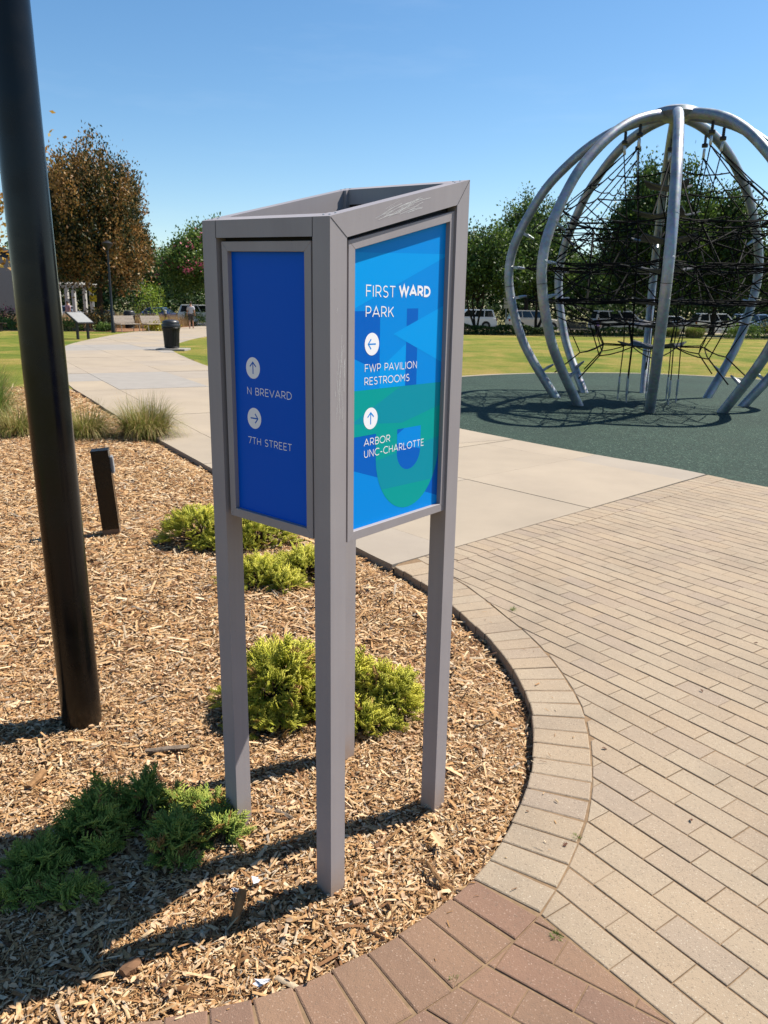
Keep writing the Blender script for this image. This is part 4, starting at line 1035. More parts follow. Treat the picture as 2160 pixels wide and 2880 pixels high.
# ------------------------------------------------------------------ trees
def leaf_cloud(P, D, size, asp=0.55):
    """a folded diamond leaf at every P, axis D"""
    n = len(P); D = D / np.linalg.norm(D, axis=1)[:, None]; s = np.cross(D, rng.normal(0, 1, (n, 3))); s /= np.linalg.norm(s, axis=1)[:, None] + 1e-9; L = size * rng.uniform(0.6, 1.35, n)[:, None]
    V = np.stack([P - D * L * 0.5, P + s * L * asp * 0.5, P + D * L * 0.5, P - s * L * asp * 0.5], 1).reshape(-1, 3)
    return V, np.arange(n * 4).reshape(-1, 4)
def crown_points(nclump, per, rx, rz, zc, sig, bottom=-0.8, seed=0, shell=0.45, plume=1.0, power=2.0):
    r = np.random.default_rng(seed); ph = r.uniform(0, 6.28, 8); am = r.uniform(0.05, 0.16, 8)
    d = r.normal(0, 1, (nclump * 3, 3)); d /= np.linalg.norm(d, axis=1)[:, None]; d = d[d[:, 2] > bottom][:nclump]; n = len(d)
    az = np.arctan2(d[:, 1], d[:, 0]); k = 1 + am[0] * np.sin(2 * az + ph[0]) + am[1] * np.sin(3 * az + ph[1] + 2 * d[:, 2]) + am[2] * np.sin(5 * az + ph[2] - 4 * d[:, 2]) + am[3] * np.sin(6 * d[:, 2] + ph[3])
    rad = (shell + (1 - shell) * r.uniform(0, 1, n) ** (1 / power)) * k
    c = d * rad[:, None] * np.array([rx, rx, rz]) + np.array([0, 0, zc])
    off = r.normal(0, 1, (n, per, 3)) * sig * r.uniform(0.6, 1.4, (n, 1, 1)); off[..., 2] *= plume
    P = c[:, None, :] + off
    D = d[:, None, :] * 0.6 + np.array([0, 0, 0.35 * plume]) + r.normal(0, 0.7, (n, per, 3))
    return P.reshape(-1, 3), D.reshape(-1, 3), c, rad
def limbs(H, spread, zsplit, zc, rz, tr, nb, seed, mat, root, lean=(0, 0), multi=1):
    r = random.Random(seed); mb = MB()
    for m_ in range(multi):
        lx, ly = (lean if multi == 1 else (r.uniform(-0.35, 0.35), r.uniform(-0.35, 0.35)))
        pts = [Vector((lx * t * zsplit * (0.4 if multi == 1 else 1) + r.uniform(-0.04, 0.04), ly * t * zsplit + r.uniform(-0.04, 0.04), zsplit * t - 0.2 * (t == 0))) for t in (0, 0.12, 0.4, 0.7, 1.0)]
        top = Vector((pts[-1].x, pts[-1].y, zc + rz * 0.6)); k_ = 1 / math.sqrt(multi)
        mb.tube(pts + [pts[-1].lerp(top, 0.5) + Vector((r.uniform(-.2, .2), r.uniform(-.2, .2), 0)), top], [tr * 1.5 * k_, tr * 1.05 * k_, tr * 0.92 * k_, tr * 0.85 * k_, tr * 0.75 * k_, tr * 0.4 * k_, tr * 0.12 * k_], 9)
    tm = mb.build('trunk', mat, root, smooth=True)
    for i in range(nb):
        a = 2 * math.pi * (i + r.uniform(-0.3, 0.3)) / nb; z0 = zsplit * r.uniform(0.85, 1.1) + r.uniform(0, 0.45) * rz
        b = Vector((r.uniform(-.1, .1), r.uniform(-.1, .1), z0)); e = Vector((math.cos(a) * spread * r.uniform(0.6, 0.85), math.sin(a) * spread * r.uniform(0.6, 0.85), zc + rz * r.uniform(-0.35, 0.6)))
        mid = b.lerp(e, 0.5) + Vector((0, 0, (e - b).length * 0.12))
        mb = MB(); mb.tube([b, b.lerp(mid, 0.5), mid, mid.lerp(e, 0.5) + Vector((r.uniform(-.2, .2), r.uniform(-.2, .2), r.uniform(-.1, .2))), e], [tr * 0.5, tr * 0.42, tr * 0.3, tr * 0.18, tr * 0.06], 6)
        mb.build('limb', mat, tm, smooth=True)
def tree(name, label, loc, H, rx, zlow, mat, nclump=420, per=34, size=0.2, sig=0.34, seed=1, tr=0.22, bark=None, group=None, second=None, plume=1.0, multi=1, shell=0.4, bottom=-0.8):
    root = thing(name, label, 'tree', loc, random.uniform(0, 6.28), group)
    zc = (H + zlow) / 2; rz = (H - zlow) / 2
    limbs(H, rx, max(zlow * 1.02, 0.9), zc, rz, tr, 9, seed, bark or m_bark, root, multi=multi)
    P, D, c, rad = crown_points(nclump, per, rx, rz, zc, sig, bottom, seed, shell, plume)
    keep = P[:, 2] > zlow * 0.88; outc = np.hypot(np.hypot(c[:, 0], c[:, 1]) / rx, (c[:, 2] - zc) / rz); r = np.random.default_rng(seed + 9)
    cl_ = np.repeat(np.arange(len(c)), per)[keep]; P, D = P[keep], D[keep]
    if second:
        m2, frac, lo = second                             # second leaf colour for clumps farther out than lo
        pick = (r.uniform(0, 1, len(c)) < frac * np.clip((outc - lo) / 0.35, 0, 1))[cl_] ^ (r.uniform(0, 1, len(P)) < 0.06)
        V, Q = leaf_cloud(P[~pick], D[~pick], size); link('crown', mesh_np('crown', V, [Q]), mat, root)
        V, Q = leaf_cloud(P[pick], D[pick], size); link('second_foliage', mesh_np('second_foliage', V, [Q]), m2, root)
    else:
        V, Q = leaf_cloud(P, D, size); link('crown', mesh_np('crown', V, [Q]), mat, root)
    return root
l_dark = leafmat('leaf_dark_green', [(0, lin(42, 60, 30)), (0.5, lin(62, 86, 42)), (1, lin(96, 120, 58))], 0.24)
l_mid = leafmat('leaf_mid_green', [(0, lin(66, 94, 38)), (0.5, lin(96, 126, 54)), (1, lin(140, 160, 78))], 0.3)
l_lime = leafmat('leaf_lime', [(0, lin(104, 140, 34)), (0.5, lin(142, 172, 50)), (1, lin(186, 200, 80))], 0.3)
l_rust = leafmat('leaf_rust', [(0, lin(124, 90, 52)), (0.35, lin(162, 120, 68)), (0.7, lin(188, 146, 88)), (1, lin(132, 118, 66))], 0.22)
l_olive = leafmat('leaf_olive', [(0, lin(36, 46, 26)), (0.5, lin(58, 68, 38)), (0.85, lin(92, 92, 52)), (1, lin(116, 96, 58))], 0.2)
l_orange = leafmat('leaf_orange', [(0, lin(150, 104, 40)), (0.4, lin(196, 146, 62)), (0.75, lin(214, 178, 88)), (1, lin(120, 122, 52))], 0.3)
l_pink = leafmat('flower_pink', [(0, lin(176, 74, 104)), (1, lin(214, 120, 140))], 0.2)
l_yel = leafmat('leaf_yellow', [(0, lin(170, 160, 40)), (0.5, lin(206, 190, 60)), (1, lin(160, 170, 60))], 0.2)

tree('brown_leaved_tree', 'large round tree with browning leaves standing behind the benches', (-18.4, 51.0, 0), 10.3, 3.75, 1.8, l_olive, 980, 70, 0.19, 0.23, 3, 0.24, m_darkbark, None, (l_rust, 0.5, 0.60), 2.1, 1, 0.25)  # browned rust clumps double as lit plumes; darkened olive paints the shaded inside
tree('orange_leaved_tree', 'yellow and orange leaved tree reaching in at the left edge', (-11.35, 17.6, 0), 9.8, 3.3, 2.4, l_orange, 700, 44, 0.12, 0.24, 8, 0.2, m_bark)
t = tree('crape_myrtle', 'green tree with pink blossom beyond the path behind the left edge of the sign', (-14.6, 66.0, 0), 7.4, 3.7, 2.0, l_mid, 620, 36, 0.24, 0.36, 12, 0.16, m_bark, None, None, 1.0, 3)
P_, D_, _, _ = crown_points(26, 24, 3.7, 2.6, 4.6, 0.26, -0.2, 5, 0.9); V, Q = leaf_cloud(P_, D_, 0.22); link('blossom', mesh_np('blossom', V, [Q]), l_pink, t)['kind'] = 'stuff'
tree('evergreen_tree', 'largest dense dark evergreen behind the middle of the climbing globe', (19.9, 60.5, 0), 11.6, 3.3, 1.7, l_dark, 900, 54, 0.25, 0.34, 21, 0.25, m_darkbark, 'trees along the street', (l_mid, 0.45, 0.85), 1.7, 1, 0.45)
tree('evergreen_tree', 'narrower dense evergreen behind the right side of the climbing globe', (25.2, 61.5, 0), 9.9, 2.6, 1.7, l_dark, 640, 50, 0.25, 0.34, 22, 0.22, m_darkbark, 'trees along the street', (l_mid, 0.5, 0.8), 1.7, 1, 0.45)
tree('street_oak', 'spreading multi-stemmed oak nearest the right edge of the sign', (6.4, 57.0, 0), 6.7, 2.9, 2.0, l_mid, 460, 42, 0.22, 0.32, 31, 0.14, m_darkbark, 'trees along the street', (l_dark, 0.6, 0.0), 1.0, 3)
tree('street_oak', 'oak behind the left ribs of the climbing globe', (11.0, 58.5, 0), 7.0, 2.9, 2.1, l_mid, 460, 42, 0.22, 0.32, 32, 0.16, m_darkbark, 'trees along the street', (l_dark, 0.65, 0.0), 1.0, 2)
tree('street_oak', 'oak filling the right edge of the picture behind the globe', (31.2, 60.0, 0), 8.6, 3.6, 2.0, l_mid, 560, 42, 0.23, 0.34, 33, 0.2, m_darkbark, 'trees along the street', (l_dark, 0.5, 0.0), 1.0, 2)
tree('street_oak', 'taller oak rising behind the left ribs of the globe further back', (13.0, 75.0, 0), 11.2, 2.9, 2.8, l_mid, 460, 42, 0.26, 0.36, 34, 0.24, m_darkbark, 'trees along the street', (l_dark, 0.5, 0.0))
bt = tree('far_tree', 'distant tree between the brown leaved tree and the green tree', (-27.0, 86.0, 0), 8.2, 5.0, 0.6, l_dark, 420, 36, 0.36, 0.5, 41, 0.22, m_darkbark, 'trees beyond the street', (l_mid, 0.5, 0.2))
far_spots = [(-36, 88, 1.0, 'distant tree behind the left half of the brown leaved tree'), (-21.8, 90, 0.9, 'distant tree beyond the path just left of the sign'), (11, 92, 1.0, 'distant tree beyond the street between the sign and the globe'),
             (19, 89, 1.05, 'distant tree beyond the beige crossover'), (27, 91, 1.0, 'distant tree beyond the silver van'), (35, 88, 1.1, 'distant tree beyond the white wagon'), (44, 92, 1.1, 'distant tree beyond the pale blue grey car')]
for i, (x, y, k_, lb) in enumerate(far_spots):
    c = copy_tree(bt); c.location = (x, y, -0.05); c.rotation_euler = (0, 0, i * 1.7); c.scale = (k_ * 1.05, k_ * 1.05, k_); c['label'] = lb

# ------------------------------------------------------------------ street, kerb and the planted strip along it
flat('street', [(-70, 68.0), (80, 68.0), (80, 80), (-70, 80)], -0.10, m_asphalt)
mb = MB(); mb.box((5, 67.9, -0.07), (150, 0.16, 0.18)); o = mb.build('street_kerb', m_conc); o['kind'] = 'structure'
flat('pavement', [(-70, 65.2), (80, 65.2), (80, 67.8), (-70, 67.8)], -0.012, m_conc)
flat('planting_soil', [(-9.0, 53.5), (60, 53.5), (60, 65.1), (-9.0, 65.1)], -0.022, m_earth)
def hedge(name, label, x0, x1, y, d, h, mat, n, size=0.12, group=None):
    root = thing(name, label, 'hedge', ((x0 + x1) / 2, y, 0), 0, group); w_ = x1 - x0
    x = rng.uniform(-w_ / 2, w_ / 2, n); u = rng.uniform(-1, 1, n); top = rng.uniform(0, 1, n) < 0.45
    hh = h * (0.85 + 0.13 * np.sin(x * 1.7) + 0.08 * np.sin(x * 4.3 + 1))
    z = np.where(top, hh * rng.uniform(0.86, 1.04, n), hh * rng.uniform(0.02, 1, n)); yy = np.where(top, u * d / 2, np.sign(u) * d / 2 * rng.uniform(0.75, 1.02, n))
    V, Q = leaf_cloud(np.stack([x, yy, z], -1), rng.normal(0, 1, (n, 3)) + [0, 0, 0.5], size); link('foliage', mesh_np('foliage', V, [Q]), mat, root)
    mb = MB(); k_ = max(2, int(w_ / 0.9))
    for i in range(k_): mb.tube([((i + 0.5) / k_ * w_ - w_ / 2, 0, -0.1), ((i + 0.5) / k_ * w_ - w_ / 2 + 0.1, 0.05, h * 0.75)], [0.03, 0.012], 5)
    mb.build('stems', m_darkbark, root)
    return root
hedge('low_hedge', 'dark low hedge along the lawn right of the sign', 4.2, 11.6, 54.5, 1.1, 0.62, l_dark, 9000, 0.13, 'hedges along the lawn')
hedge('low_hedge', 'dark low hedge along the lawn behind the middle of the globe', 12.0, 18.6, 54.9, 1.1, 0.58, l_dark, 6500, 0.13, 'hedges along the lawn')
def bush(label, loc, rx, h, mat, n=1400, size=0.13, name='shrub', group=None, second=None):
    root = thing(name, label, 'shrub', loc, 0, group)
    P, D, _, _ = crown_points(max(20, n // 20), 20, rx, h * 0.55, h * 0.45, rx * 0.16, -0.6, int(loc[0] * 7 + loc[1]) % 997, 0.6)
    P[:, 2] = np.maximum(P[:, 2], 0.03); V, Q = leaf_cloud(P, D, size); link('foliage', mesh_np('foliage', V, [Q]), mat, root)
    if second:
        P, D, _, _ = crown_points(max(8, n // 60), 14, rx, h * 0.6, h * 0.5, rx * 0.1, 0.0, 77, 0.85); V, Q = leaf_cloud(P, D, size * 0.8); link('flowers', mesh_np('flowers', V, [Q]), second, root)['kind'] = 'stuff'
    mb = MB()
    for i in range(5): mb.tube([(0, 0, -0.05), (rx * 0.5 * math.cos(i * 1.26), rx * 0.5 * math.sin(i * 1.26), h * 0.6)], [0.025, 0.01], 5)
    mb.build('stems', m_bark, root); return root
bush('rounded green shrub at the edge of the lawn near the right edge', (24.6, 55.0, 0), 1.1, 0.95, l_mid, 1800)
bush('green and yellow shrub in the corner of the lawn at the right edge', (27.2, 55.4, 0), 1.4, 1.1, l_mid, 2200, 0.13, 'shrub', None, l_orange)
grass('yellow green grass mound by the lawn behind the globe legs', (21.2, 54.6, 0), 1400, 0.55, 0.95, 0.8, 0.016, m_gr2, group='grass mounds along the lawn')
grass('smaller yellow green grass mound beside the larger one', (19.8, 54.9, 0), 1000, 0.4, 0.8, 0.8, 0.016, m_gr2, group='grass mounds along the lawn')

# ------------------------------------------------------------------ far hedge, building, arbor
hedge('far_hedge', 'tall dark hedge closing the view beyond the street', -60, 62, 82.5, 2.4, 2.6, l_dark, 30000, 0.30)
bld = thing('dark_building', 'dark blue grey building behind the tree at the left edge', 'building', (-41.5, 66.5, 0), R_(8))
mb = MB(); mb.box((0, 0, 2.7), (20, 9, 5.6)); mb.build('wall', plain('dark_wall', lin(18, 22, 34), 0.8, 0, 0.15, 0.8), bld)
mb = MB(); mb.box((0, 0, 5.62), (20.6, 9.6, 0.26)); mb.build('roof', plain('roof_grey', lin(44, 46, 54), 0.7), bld)
m_pane = plain('window_glass', lin(40, 50, 66), 0.12, 0, 0.1, 2)
for i in range(6):
    for j in range(2):
        f = MB(); f.box((-8.2 + i * 3.3, -4.53, 1.5 + j * 2.4), (1.7, 0.08, 1.4)); fo = f.build('window', m_blackm, bld)
        p = MB(); p.box((-8.2 + i * 3.3, -4.585, 1.5 + j * 2.4), (1.5, 0.03, 1.2)); p.build('pane', m_pane, fo)
arb = thing('white_arbor', 'white posted arbor glimpsed behind the info panel', 'arbor', (-26.6, 63.6, 0), R_(-10))
for x in (-1.2, 1.15, 1.75):
    for y in (0, 2.6):
        mb = MB(); mb.box((x, y, 1.35), (0.26, 0.26, 2.9)); po = mb.build('post', m_white, arb, bevel=0.02, seg=1)
        mb = MB(); mb.box((x, y, 0.12), (0.36, 0.36, 0.3)); mb.build('base', m_white, po)
for y in (0, 2.6):
    mb = MB(); mb.box((0.25, y, 2.92), (4.2, 0.16, 0.24)); mb.build('beam', m_white, arb)
for i in range(7):
    mb = MB(); mb.box((-1.5 + i * 0.6, 1.3, 3.12), (0.10, 3.6, 0.16)); mb.build('rafter', m_white, arb)

# ------------------------------------------------------------------ planting by the benches
flat('planting_soil', [(-60, 46.3), (-22, 46.2), (-15.4, 46.3), (-15.2, 50), (-14.7, 65), (-60, 65)], -0.024, plain('bark_soil', lin(150, 112, 84), 0.95, 0, 0.25, 3, 0.4, 0.1))
def meadow(name, label, region, n, H, mat, wd=0.014):
    V, F_ = blades(n, 0.0, H, 0.55, wd, 4); x = rng.uniform(region[0], region[1], n); y = rng.uniform(region[2], region[3], n)
    V = V.reshape(n, -1, 3) + np.stack([x, y, np.full(n, -0.02)], -1)[:, None, :]
    o = link(name, mesh_np(name, V.reshape(-1, 3), [F_]), mat); tag(o, label, 'grass', kind='stuff')
meadow('meadow_grass', 'tan meadow grass beyond the benches', (-24, -15.3, 54, 62), 9000, 0.95, m_straw)
meadow('meadow_grass', 'tan meadow grass across the path from the walking man', (-9.3, -3, 55, 63), 7000, 0.9, m_straw)
meadow('meadow_grass', 'tan meadow grass at the far left beneath the dark building', (-40, -25, 50, 60), 9000, 0.9, m_straw)
for i, (x, y, rx, h, m_, lb, fl) in enumerate([(-19.1, 47.4, 0.8, 0.6, l_mid, 'low green shrub directly behind the info panel', None), (-17.8, 48.3, 0.9, 1.2, l_olive, 'olive green shrub between the info panel and the tree trunk', l_orange), (-22.9, 47.2, 0.8, 0.6, l_mid, 'low green shrub at the left edge beside the tall black pole', None),
        (-23.6, 49.2, 1.2, 1.1, l_olive, 'brownish flowering shrub at the left edge below the dark building', l_pink), (-14.0 + -2.9, 56.4, 1.1, 3.0, l_lime, 'tall bright lime green shrub behind the right bench', None),
        (-18.2, 57.0, 1.7, 2.9, l_dark, 'dark green shrub behind the left bench', None), (-14.1, 49.6, 0.9, 0.42, l_yel, 'low yellow flowering plant right of the benches', None), (-16.9, 47.3, 0.5, 0.4, l_mid, 'little green plant at the foot of the brown tree', None), (-12.6 - 2.6, 62.8, 0.9, 1.0, l_mid, 'green shrub by the path near the walking man', None)]):
    bush(lb, (x, y, 0), rx, h, m_, 1300, 0.12, 'shrub', None, fl)

# ------------------------------------------------------------------ benches
def bench(label, loc, rz, L=1.6, mat=None, group='benches by the path'):
    mat = mat or m_wood; b = thing('park_bench', label, 'bench', loc, rz, group)     # faces +x, length along y
    for i in range(6):
        mb = MB(); mb.box((0.02 + i * 0.082, 0, 0.44 - 0.006 * i * (1 if i < 3 else 0.4)), (0.072, L, 0.03)); mb.build('seat_slat', mat, b, bevel=0.005, seg=1)
    rot = Matrix.Rotation(R_(-16), 3, 'Y')
    for i in range(5):
        p = Vector((-0.04, 0, 0.47)) + rot @ Vector((0, 0, 0.06 + i * 0.088)); mb = MB(); mb.box(p, (0.028, L, 0.075), rot); mb.build('back_slat', mat, b, bevel=0.005, seg=1)
    for y in (-L * 0.44, L * 0.44):
        mb = MB(); mb.tube([(0.44, y, -0.02), (0.40, y, 0.42)], 0.025, 6); mb.tube([(-0.06, y, -0.02), (-0.02, y, 0.42), (-0.19, y, 0.92)], 0.025, 6); mb.tube([(-0.02, y, 0.405), (0.44, y, 0.405)], 0.02, 6); mb.build('end_frame', m_blackm if mat is not m_wood else m_wood, b, smooth=True)
    return b
bench('grey wooden bench nearer the black lamp post', (-15.75, 47.6, 0), R_(-28))
bench('grey wooden bench nearer the black trash can', (-14.55, 48.9, 0), R_(-28))
bench('dark bench by the hedge with a child in purple beside it', (12.6, 53.3, 0), R_(-88), 1.7, plain('dark_wood', lin(60, 52, 48), 0.8))
pb = thing('plank_bench', 'low dark backless bench at the left edge of the lawn', 'bench', (-22.6, 44.2, 0), R_(10))
for i in range(3):
    mb = MB(); mb.box((0, (i - 1) * 0.17, 0.42), (2.4, 0.155, 0.06)); mb.build('plank', m_darkbark, pb, bevel=0.006, seg=1)
for x in (-0.9, 0.9):
    mb = MB(); mb.box((x, 0, 0.19), (0.12, 0.45, 0.42)); mb.build('leg', m_blackm, pb)

# ------------------------------------------------------------------ litter bins
def bin_(label, loc, group=None, pad=True, s=1.0):
    t = thing('trash_can', label, 'trash can', loc, 0, group); t.scale = (s, s, s); z0 = 0.05 if pad else 0.0
    for i in range(28):
        a = 2 * math.pi * i / 28; rot = Matrix.Rotation(a, 3, 'Z'); mb = MB()
        V = []
        for z, r in ((z0 + 0.03, 0.25), (z0 + 0.60, 0.285), (z0 + 0.74, 0.315)):
            for dx, dy in ((0, -0.019), (0.012, -0.019), (0.012, 0.019), (0, 0.019)): V.append(rot @ Vector((r + dx, dy * r / 0.28, z)))
        F_ = [(3, 2, 1, 0), (8, 9, 10, 11)] + [(k * 4 + j, k * 4 + (j + 1) % 4, k * 4 + 4 + (j + 1) % 4, k * 4 + 4 + j) for k in range(2) for j in range(4)]
        mb.add(V, F_); mb.build('slat', m_blackm, t)
    mb = MB(); mb.lathe([(0.24, z0 + 0.02), (0.243, z0 + 0.7)], 24); mb.build('liner', plain('liner', lin(22, 22, 24), 0.6), t, smooth=True)
    for z, r in ((z0 + 0.05, 0.262), (z0 + 0.74, 0.326)):
        mb = MB(); mb.tube([(r * math.cos(a), r * math.sin(a), z) for a in np.linspace(0, 6.2832, 25)[:-1]], 0.014, 6, False, True); mb.build('ring', m_blackm, t, smooth=True)
    mb = MB(); mb.lathe([(0.30, z0 + 0.76), (0.335, z0 + 0.775), (0.338, z0 + 0.82), (0.325, z0 + 0.86), (0.30, z0 + 0.87), (0.305, z0 + 0.93), (0.27, z0 + 0.985), (0.17, z0 + 1.02), (0.05, z0 + 1.03)], 28)
    mb.build('lid', plain('lid_dark', lin(58, 60, 64), 0.4, 0.3, 0.1, 5), t, smooth=True)
    if pad:
        mb = MB(); mb.box((0.05, 0, -0.03), (1.05, 0.9, 0.16)); mb.build('pad', m_conc_grey, t, bevel=0.01, seg=1)
    return t
bin_('black slatted trash can with domed lid on the lawn corner by the path', (-7.9, 28.9, 0))
bin_('black bin with domed lid behind the left bench', (-17.1, 52.6, 0), 'bins behind the benches', False, 1.15)
bin_('black bin hidden half behind the thin lamp post', (-18.3, 52.2, 0), 'bins behind the benches', False, 1.15)

# ------------------------------------------------------------------ small upright things on the left
ip = thing('info_panel', 'black slanted info panel with a pale face on two legs by the path', 'info sign', (-14.2, 36.6, 0), R_(-24))
for y in (-0.32, 0.32):
    mb = MB(); mb.box((0.12, y, 0.36), (0.10, 0.10, 0.86)); mb.build('leg', m_blackm, ip, bevel=0.008, seg=1)
rot = Matrix.Rotation(R_(34), 3, 'Y')
mb = MB(); mb.box((0, 0, 0.94), (0.86, 1.0, 0.07), rot); pn = mb.build('panel', m_blackm, ip, bevel=0.01, seg=1)
mb = MB(); mb.box(Vector((0, 0, 0.94)) + rot @ Vector((0, 0, 0.0365)), (0.76, 0.90, 0.005), rot); mb.build('printed_face', plain('pale_print', lin(150, 150, 146), 0.4, 0, 0.12, 5), pn)
lp = thing('street_lamp', 'thin black lamp post in front of the brown leaved tree', 'lamp post', (-15.7, 45.3, 0))
mb = MB(); mb.tube([(0, 0, -0.1), (0, 0, 0.02), (0, 0, 0.5), (0, 0, 0.55), (0, 0, 4.5)], [0.11, 0.11, 0.10, 0.07, 0.055], 14); mb.build('pole', m_blackm, lp, smooth=True)
mb = MB(); mb.lathe([(0.06, 4.45), (0.09, 4.55), (0.16, 4.62), (0.30, 4.80), (0.31, 4.84), (0.18, 4.92), (0.05, 4.98)], 20); mb.build('lamp_head', m_blackm, lp, smooth=True)
bp = thing('bollard_light', 'short dark path bollard with pale top beyond the benches', 'bollard', (-16.0, 57.2, 0))
mb = MB(); mb.lathe([(0.10, -0.05), (0.10, 0.95)], 14); mb.build('post', m_blackm, bp, smooth=True)
mb = MB(); mb.lathe([(0.095, 0.95), (0.095, 1.12), (0.12, 1.14), (0.11, 1.2), (0.03, 1.22)], 14); mb.build('lens', plain('pale_lens', lin(196, 196, 186), 0.4), bp, smooth=True)
yb = thing('yellow_sign', 'small yellow banner sign on a pole left of the tree trunk', 'sign', (-21.6, 58.5, 0), R_(20))
mb = MB(); mb.tube([(0, 0, -0.1), (0, 0, 3.0)], 0.035, 8); mb.build('pole', m_galv, yb)
m_yel = plain('sign_yellow', lin(232, 200, 24), 0.5, 0, 0.06, 4)
mb = MB(); mb.box((0.02, -0.05, 2.55), (0.46, 0.02, 0.46), Matrix.Rotation(R_(45), 3, 'Y')); mb.build('diamond', m_yel, yb); mb = MB(); mb.box((0.05, -0.05, 1.93), (0.56, 0.02, 0.46)); mb.build('plaque', m_yel, yb)

# ------------------------------------------------------------------ people
def skin_mesh(name, verts, edges, rad, mat, parent, root=0, sub=2):
    me = bpy.data.meshes.new(name); me.from_pydata(verts, edges, []); me.materials.append(mat); o = link(name, me, None, parent)
    sk = o.modifiers.new('skin', 'SKIN'); sk.use_smooth_shade = True
    for i, r in enumerate(rad):
        d = me.skin_vertices[0].data[i]; d.radius = r if hasattr(r, '__len__') else (r, r); d.use_root = (i == root)
    m = o.modifiers.new('sub', 'SUBSURF'); m.levels = sub; m.render_levels = sub
    return o
m_skin = plain('skin', lin(196, 146, 118), 0.55, 0, 0.06, 20)
def person(label, loc, rz, shirt, short, hair, s=1.0, stride=0.16, sit=False, shoe=None, trousers=False):
    p = thing('person', label, 'person', loc, rz); p.scale = (s, s, s); f = stride
    V = [(0, 0, 0.95), (0, 0, 1.12), (0, 0.01, 1.32), (0, 0.0, 1.45), (0, 0.01, 1.53), (0, 0.03, 1.63), (0, 0.03, 1.72),
         (0.17, 0, 1.42), (0.24, -0.04, 1.16), (0.26, 0.04, 0.93), (0.26, 0.08, 0.82), (-0.17, 0, 1.42), (-0.24, 0.05, 1.16), (-0.26, 0.10, 0.94), (-0.26, 0.13, 0.84),
         (0.09, 0, 0.90), (0.10, f * 0.6, 0.50), (0.10, f * 0.75, 0.09), (0.11, f * 0.75 + 0.16, 0.04), (-0.09, 0, 0.90), (-0.10, -f * 0.35, 0.50), (-0.10, -f * 1.3, 0.13), (-0.11, -f * 1.3 + 0.13, 0.04)]
    E = [(0, 1), (1, 2), (2, 3), (3, 4), (4, 5), (5, 6), (3, 7), (7, 8), (8, 9), (9, 10), (3, 11), (11, 12), (12, 13), (13, 14), (0, 15), (15, 16), (16, 17), (17, 18), (0, 19), (19, 20), (20, 21), (21, 22)]
    Rr = [(.15, .11), (.14, .10), (.17, .11), (.11, .08), .055, (.08, .10), (.07, .085), .06, .045, .034, .03, .06, .045, .034, .03, (.09, .09), .058, .036, .034, (.09, .09), .058, .036, .034]
    skin_mesh('body', V, E, Rr, m_skin, p)
    skin_mesh('shirt', [(0, 0, 0.93), (0, 0, 1.12), (0, 0.01, 1.32), (0, 0, 1.45), (0.17, 0, 1.42), (0.235, -0.035, 1.20), (-0.17, 0, 1.42), (-0.235, 0.045, 1.20)], [(0, 1), (1, 2), (2, 3), (3, 4), (4, 5), (3, 6), (6, 7)], [(.185, .145), (.175, .135), (.195, .14), (.12, .09), .085, .075, .085, .075], shirt, p)
    lo = 0.50 if not trousers else 0.12
    k = 0.6 if not trousers else 0.8
    skin_mesh('shorts' if not trousers else 'trousers', [(0, 0, 0.96), (0.09, 0, 0.88), (0.10, f * k, lo), (-0.09, 0, 0.88), (-0.10, -f * (0.35 if not trousers else 1.2), lo)], [(0, 1), (1, 2), (0, 3), (3, 4)], [(.17, .13), (.11, .115), .09, (.11, .115), .09], short, p)
    mb = MB(); mb.lathe([(0.075, -0.06), (0.092, -0.01), (0.09, 0.05), (0.06, 0.10), (0.02, 0.115)], 12); h = mb.build('hair', hair, p, smooth=True, loc=(0, 0.015, 1.69)); h.scale = (0.95, 1.15, 1)
    for (x, y) in ((0.105, f * 0.75 + 0.06), (-0.105, -f * 1.3 + 0.04)):
        mb = MB(); mb.box((x, y, 0.04), (0.095, 0.26, 0.08), None, 0.8); mb.build('shoe', shoe or m_blackm, p, bevel=0.02)
    return p
c_white = plain('white_cotton', lin(206, 206, 214), 0.85, 0, 0.06, 10); c_short = plain('dark_shorts', lin(78, 74, 72), 0.85); hair_g = plain('dark_hair', lin(58, 50, 46), 0.8)
person('man in white t-shirt and dark shorts walking away on the concrete path', (-13.75, 55.6, 0.0), R_(8), c_white, c_short, hair_g, 1.02, 0.16, shoe=plain('tan_shoe', lin(150, 110, 90), 0.8))
person('small far figure in a pale pink top left of the tree trunk', (-24.3, 60.5, 0), R_(160), plain('pink_cotton', lin(196, 160, 170), 0.85), plain('navy', lin(40, 40, 56), 0.85), hair_g, 0.97, 0.1, trousers=True)
person('child in a purple shirt standing by the dark bench at the hedge', (14.15, 53.2, 0), R_(-30), plain('purple_cotton', lin(150, 112, 190), 0.85), plain('navy_trousers', lin(36, 36, 50), 0.85), hair_g, 0.68, 0.05, trousers=True)

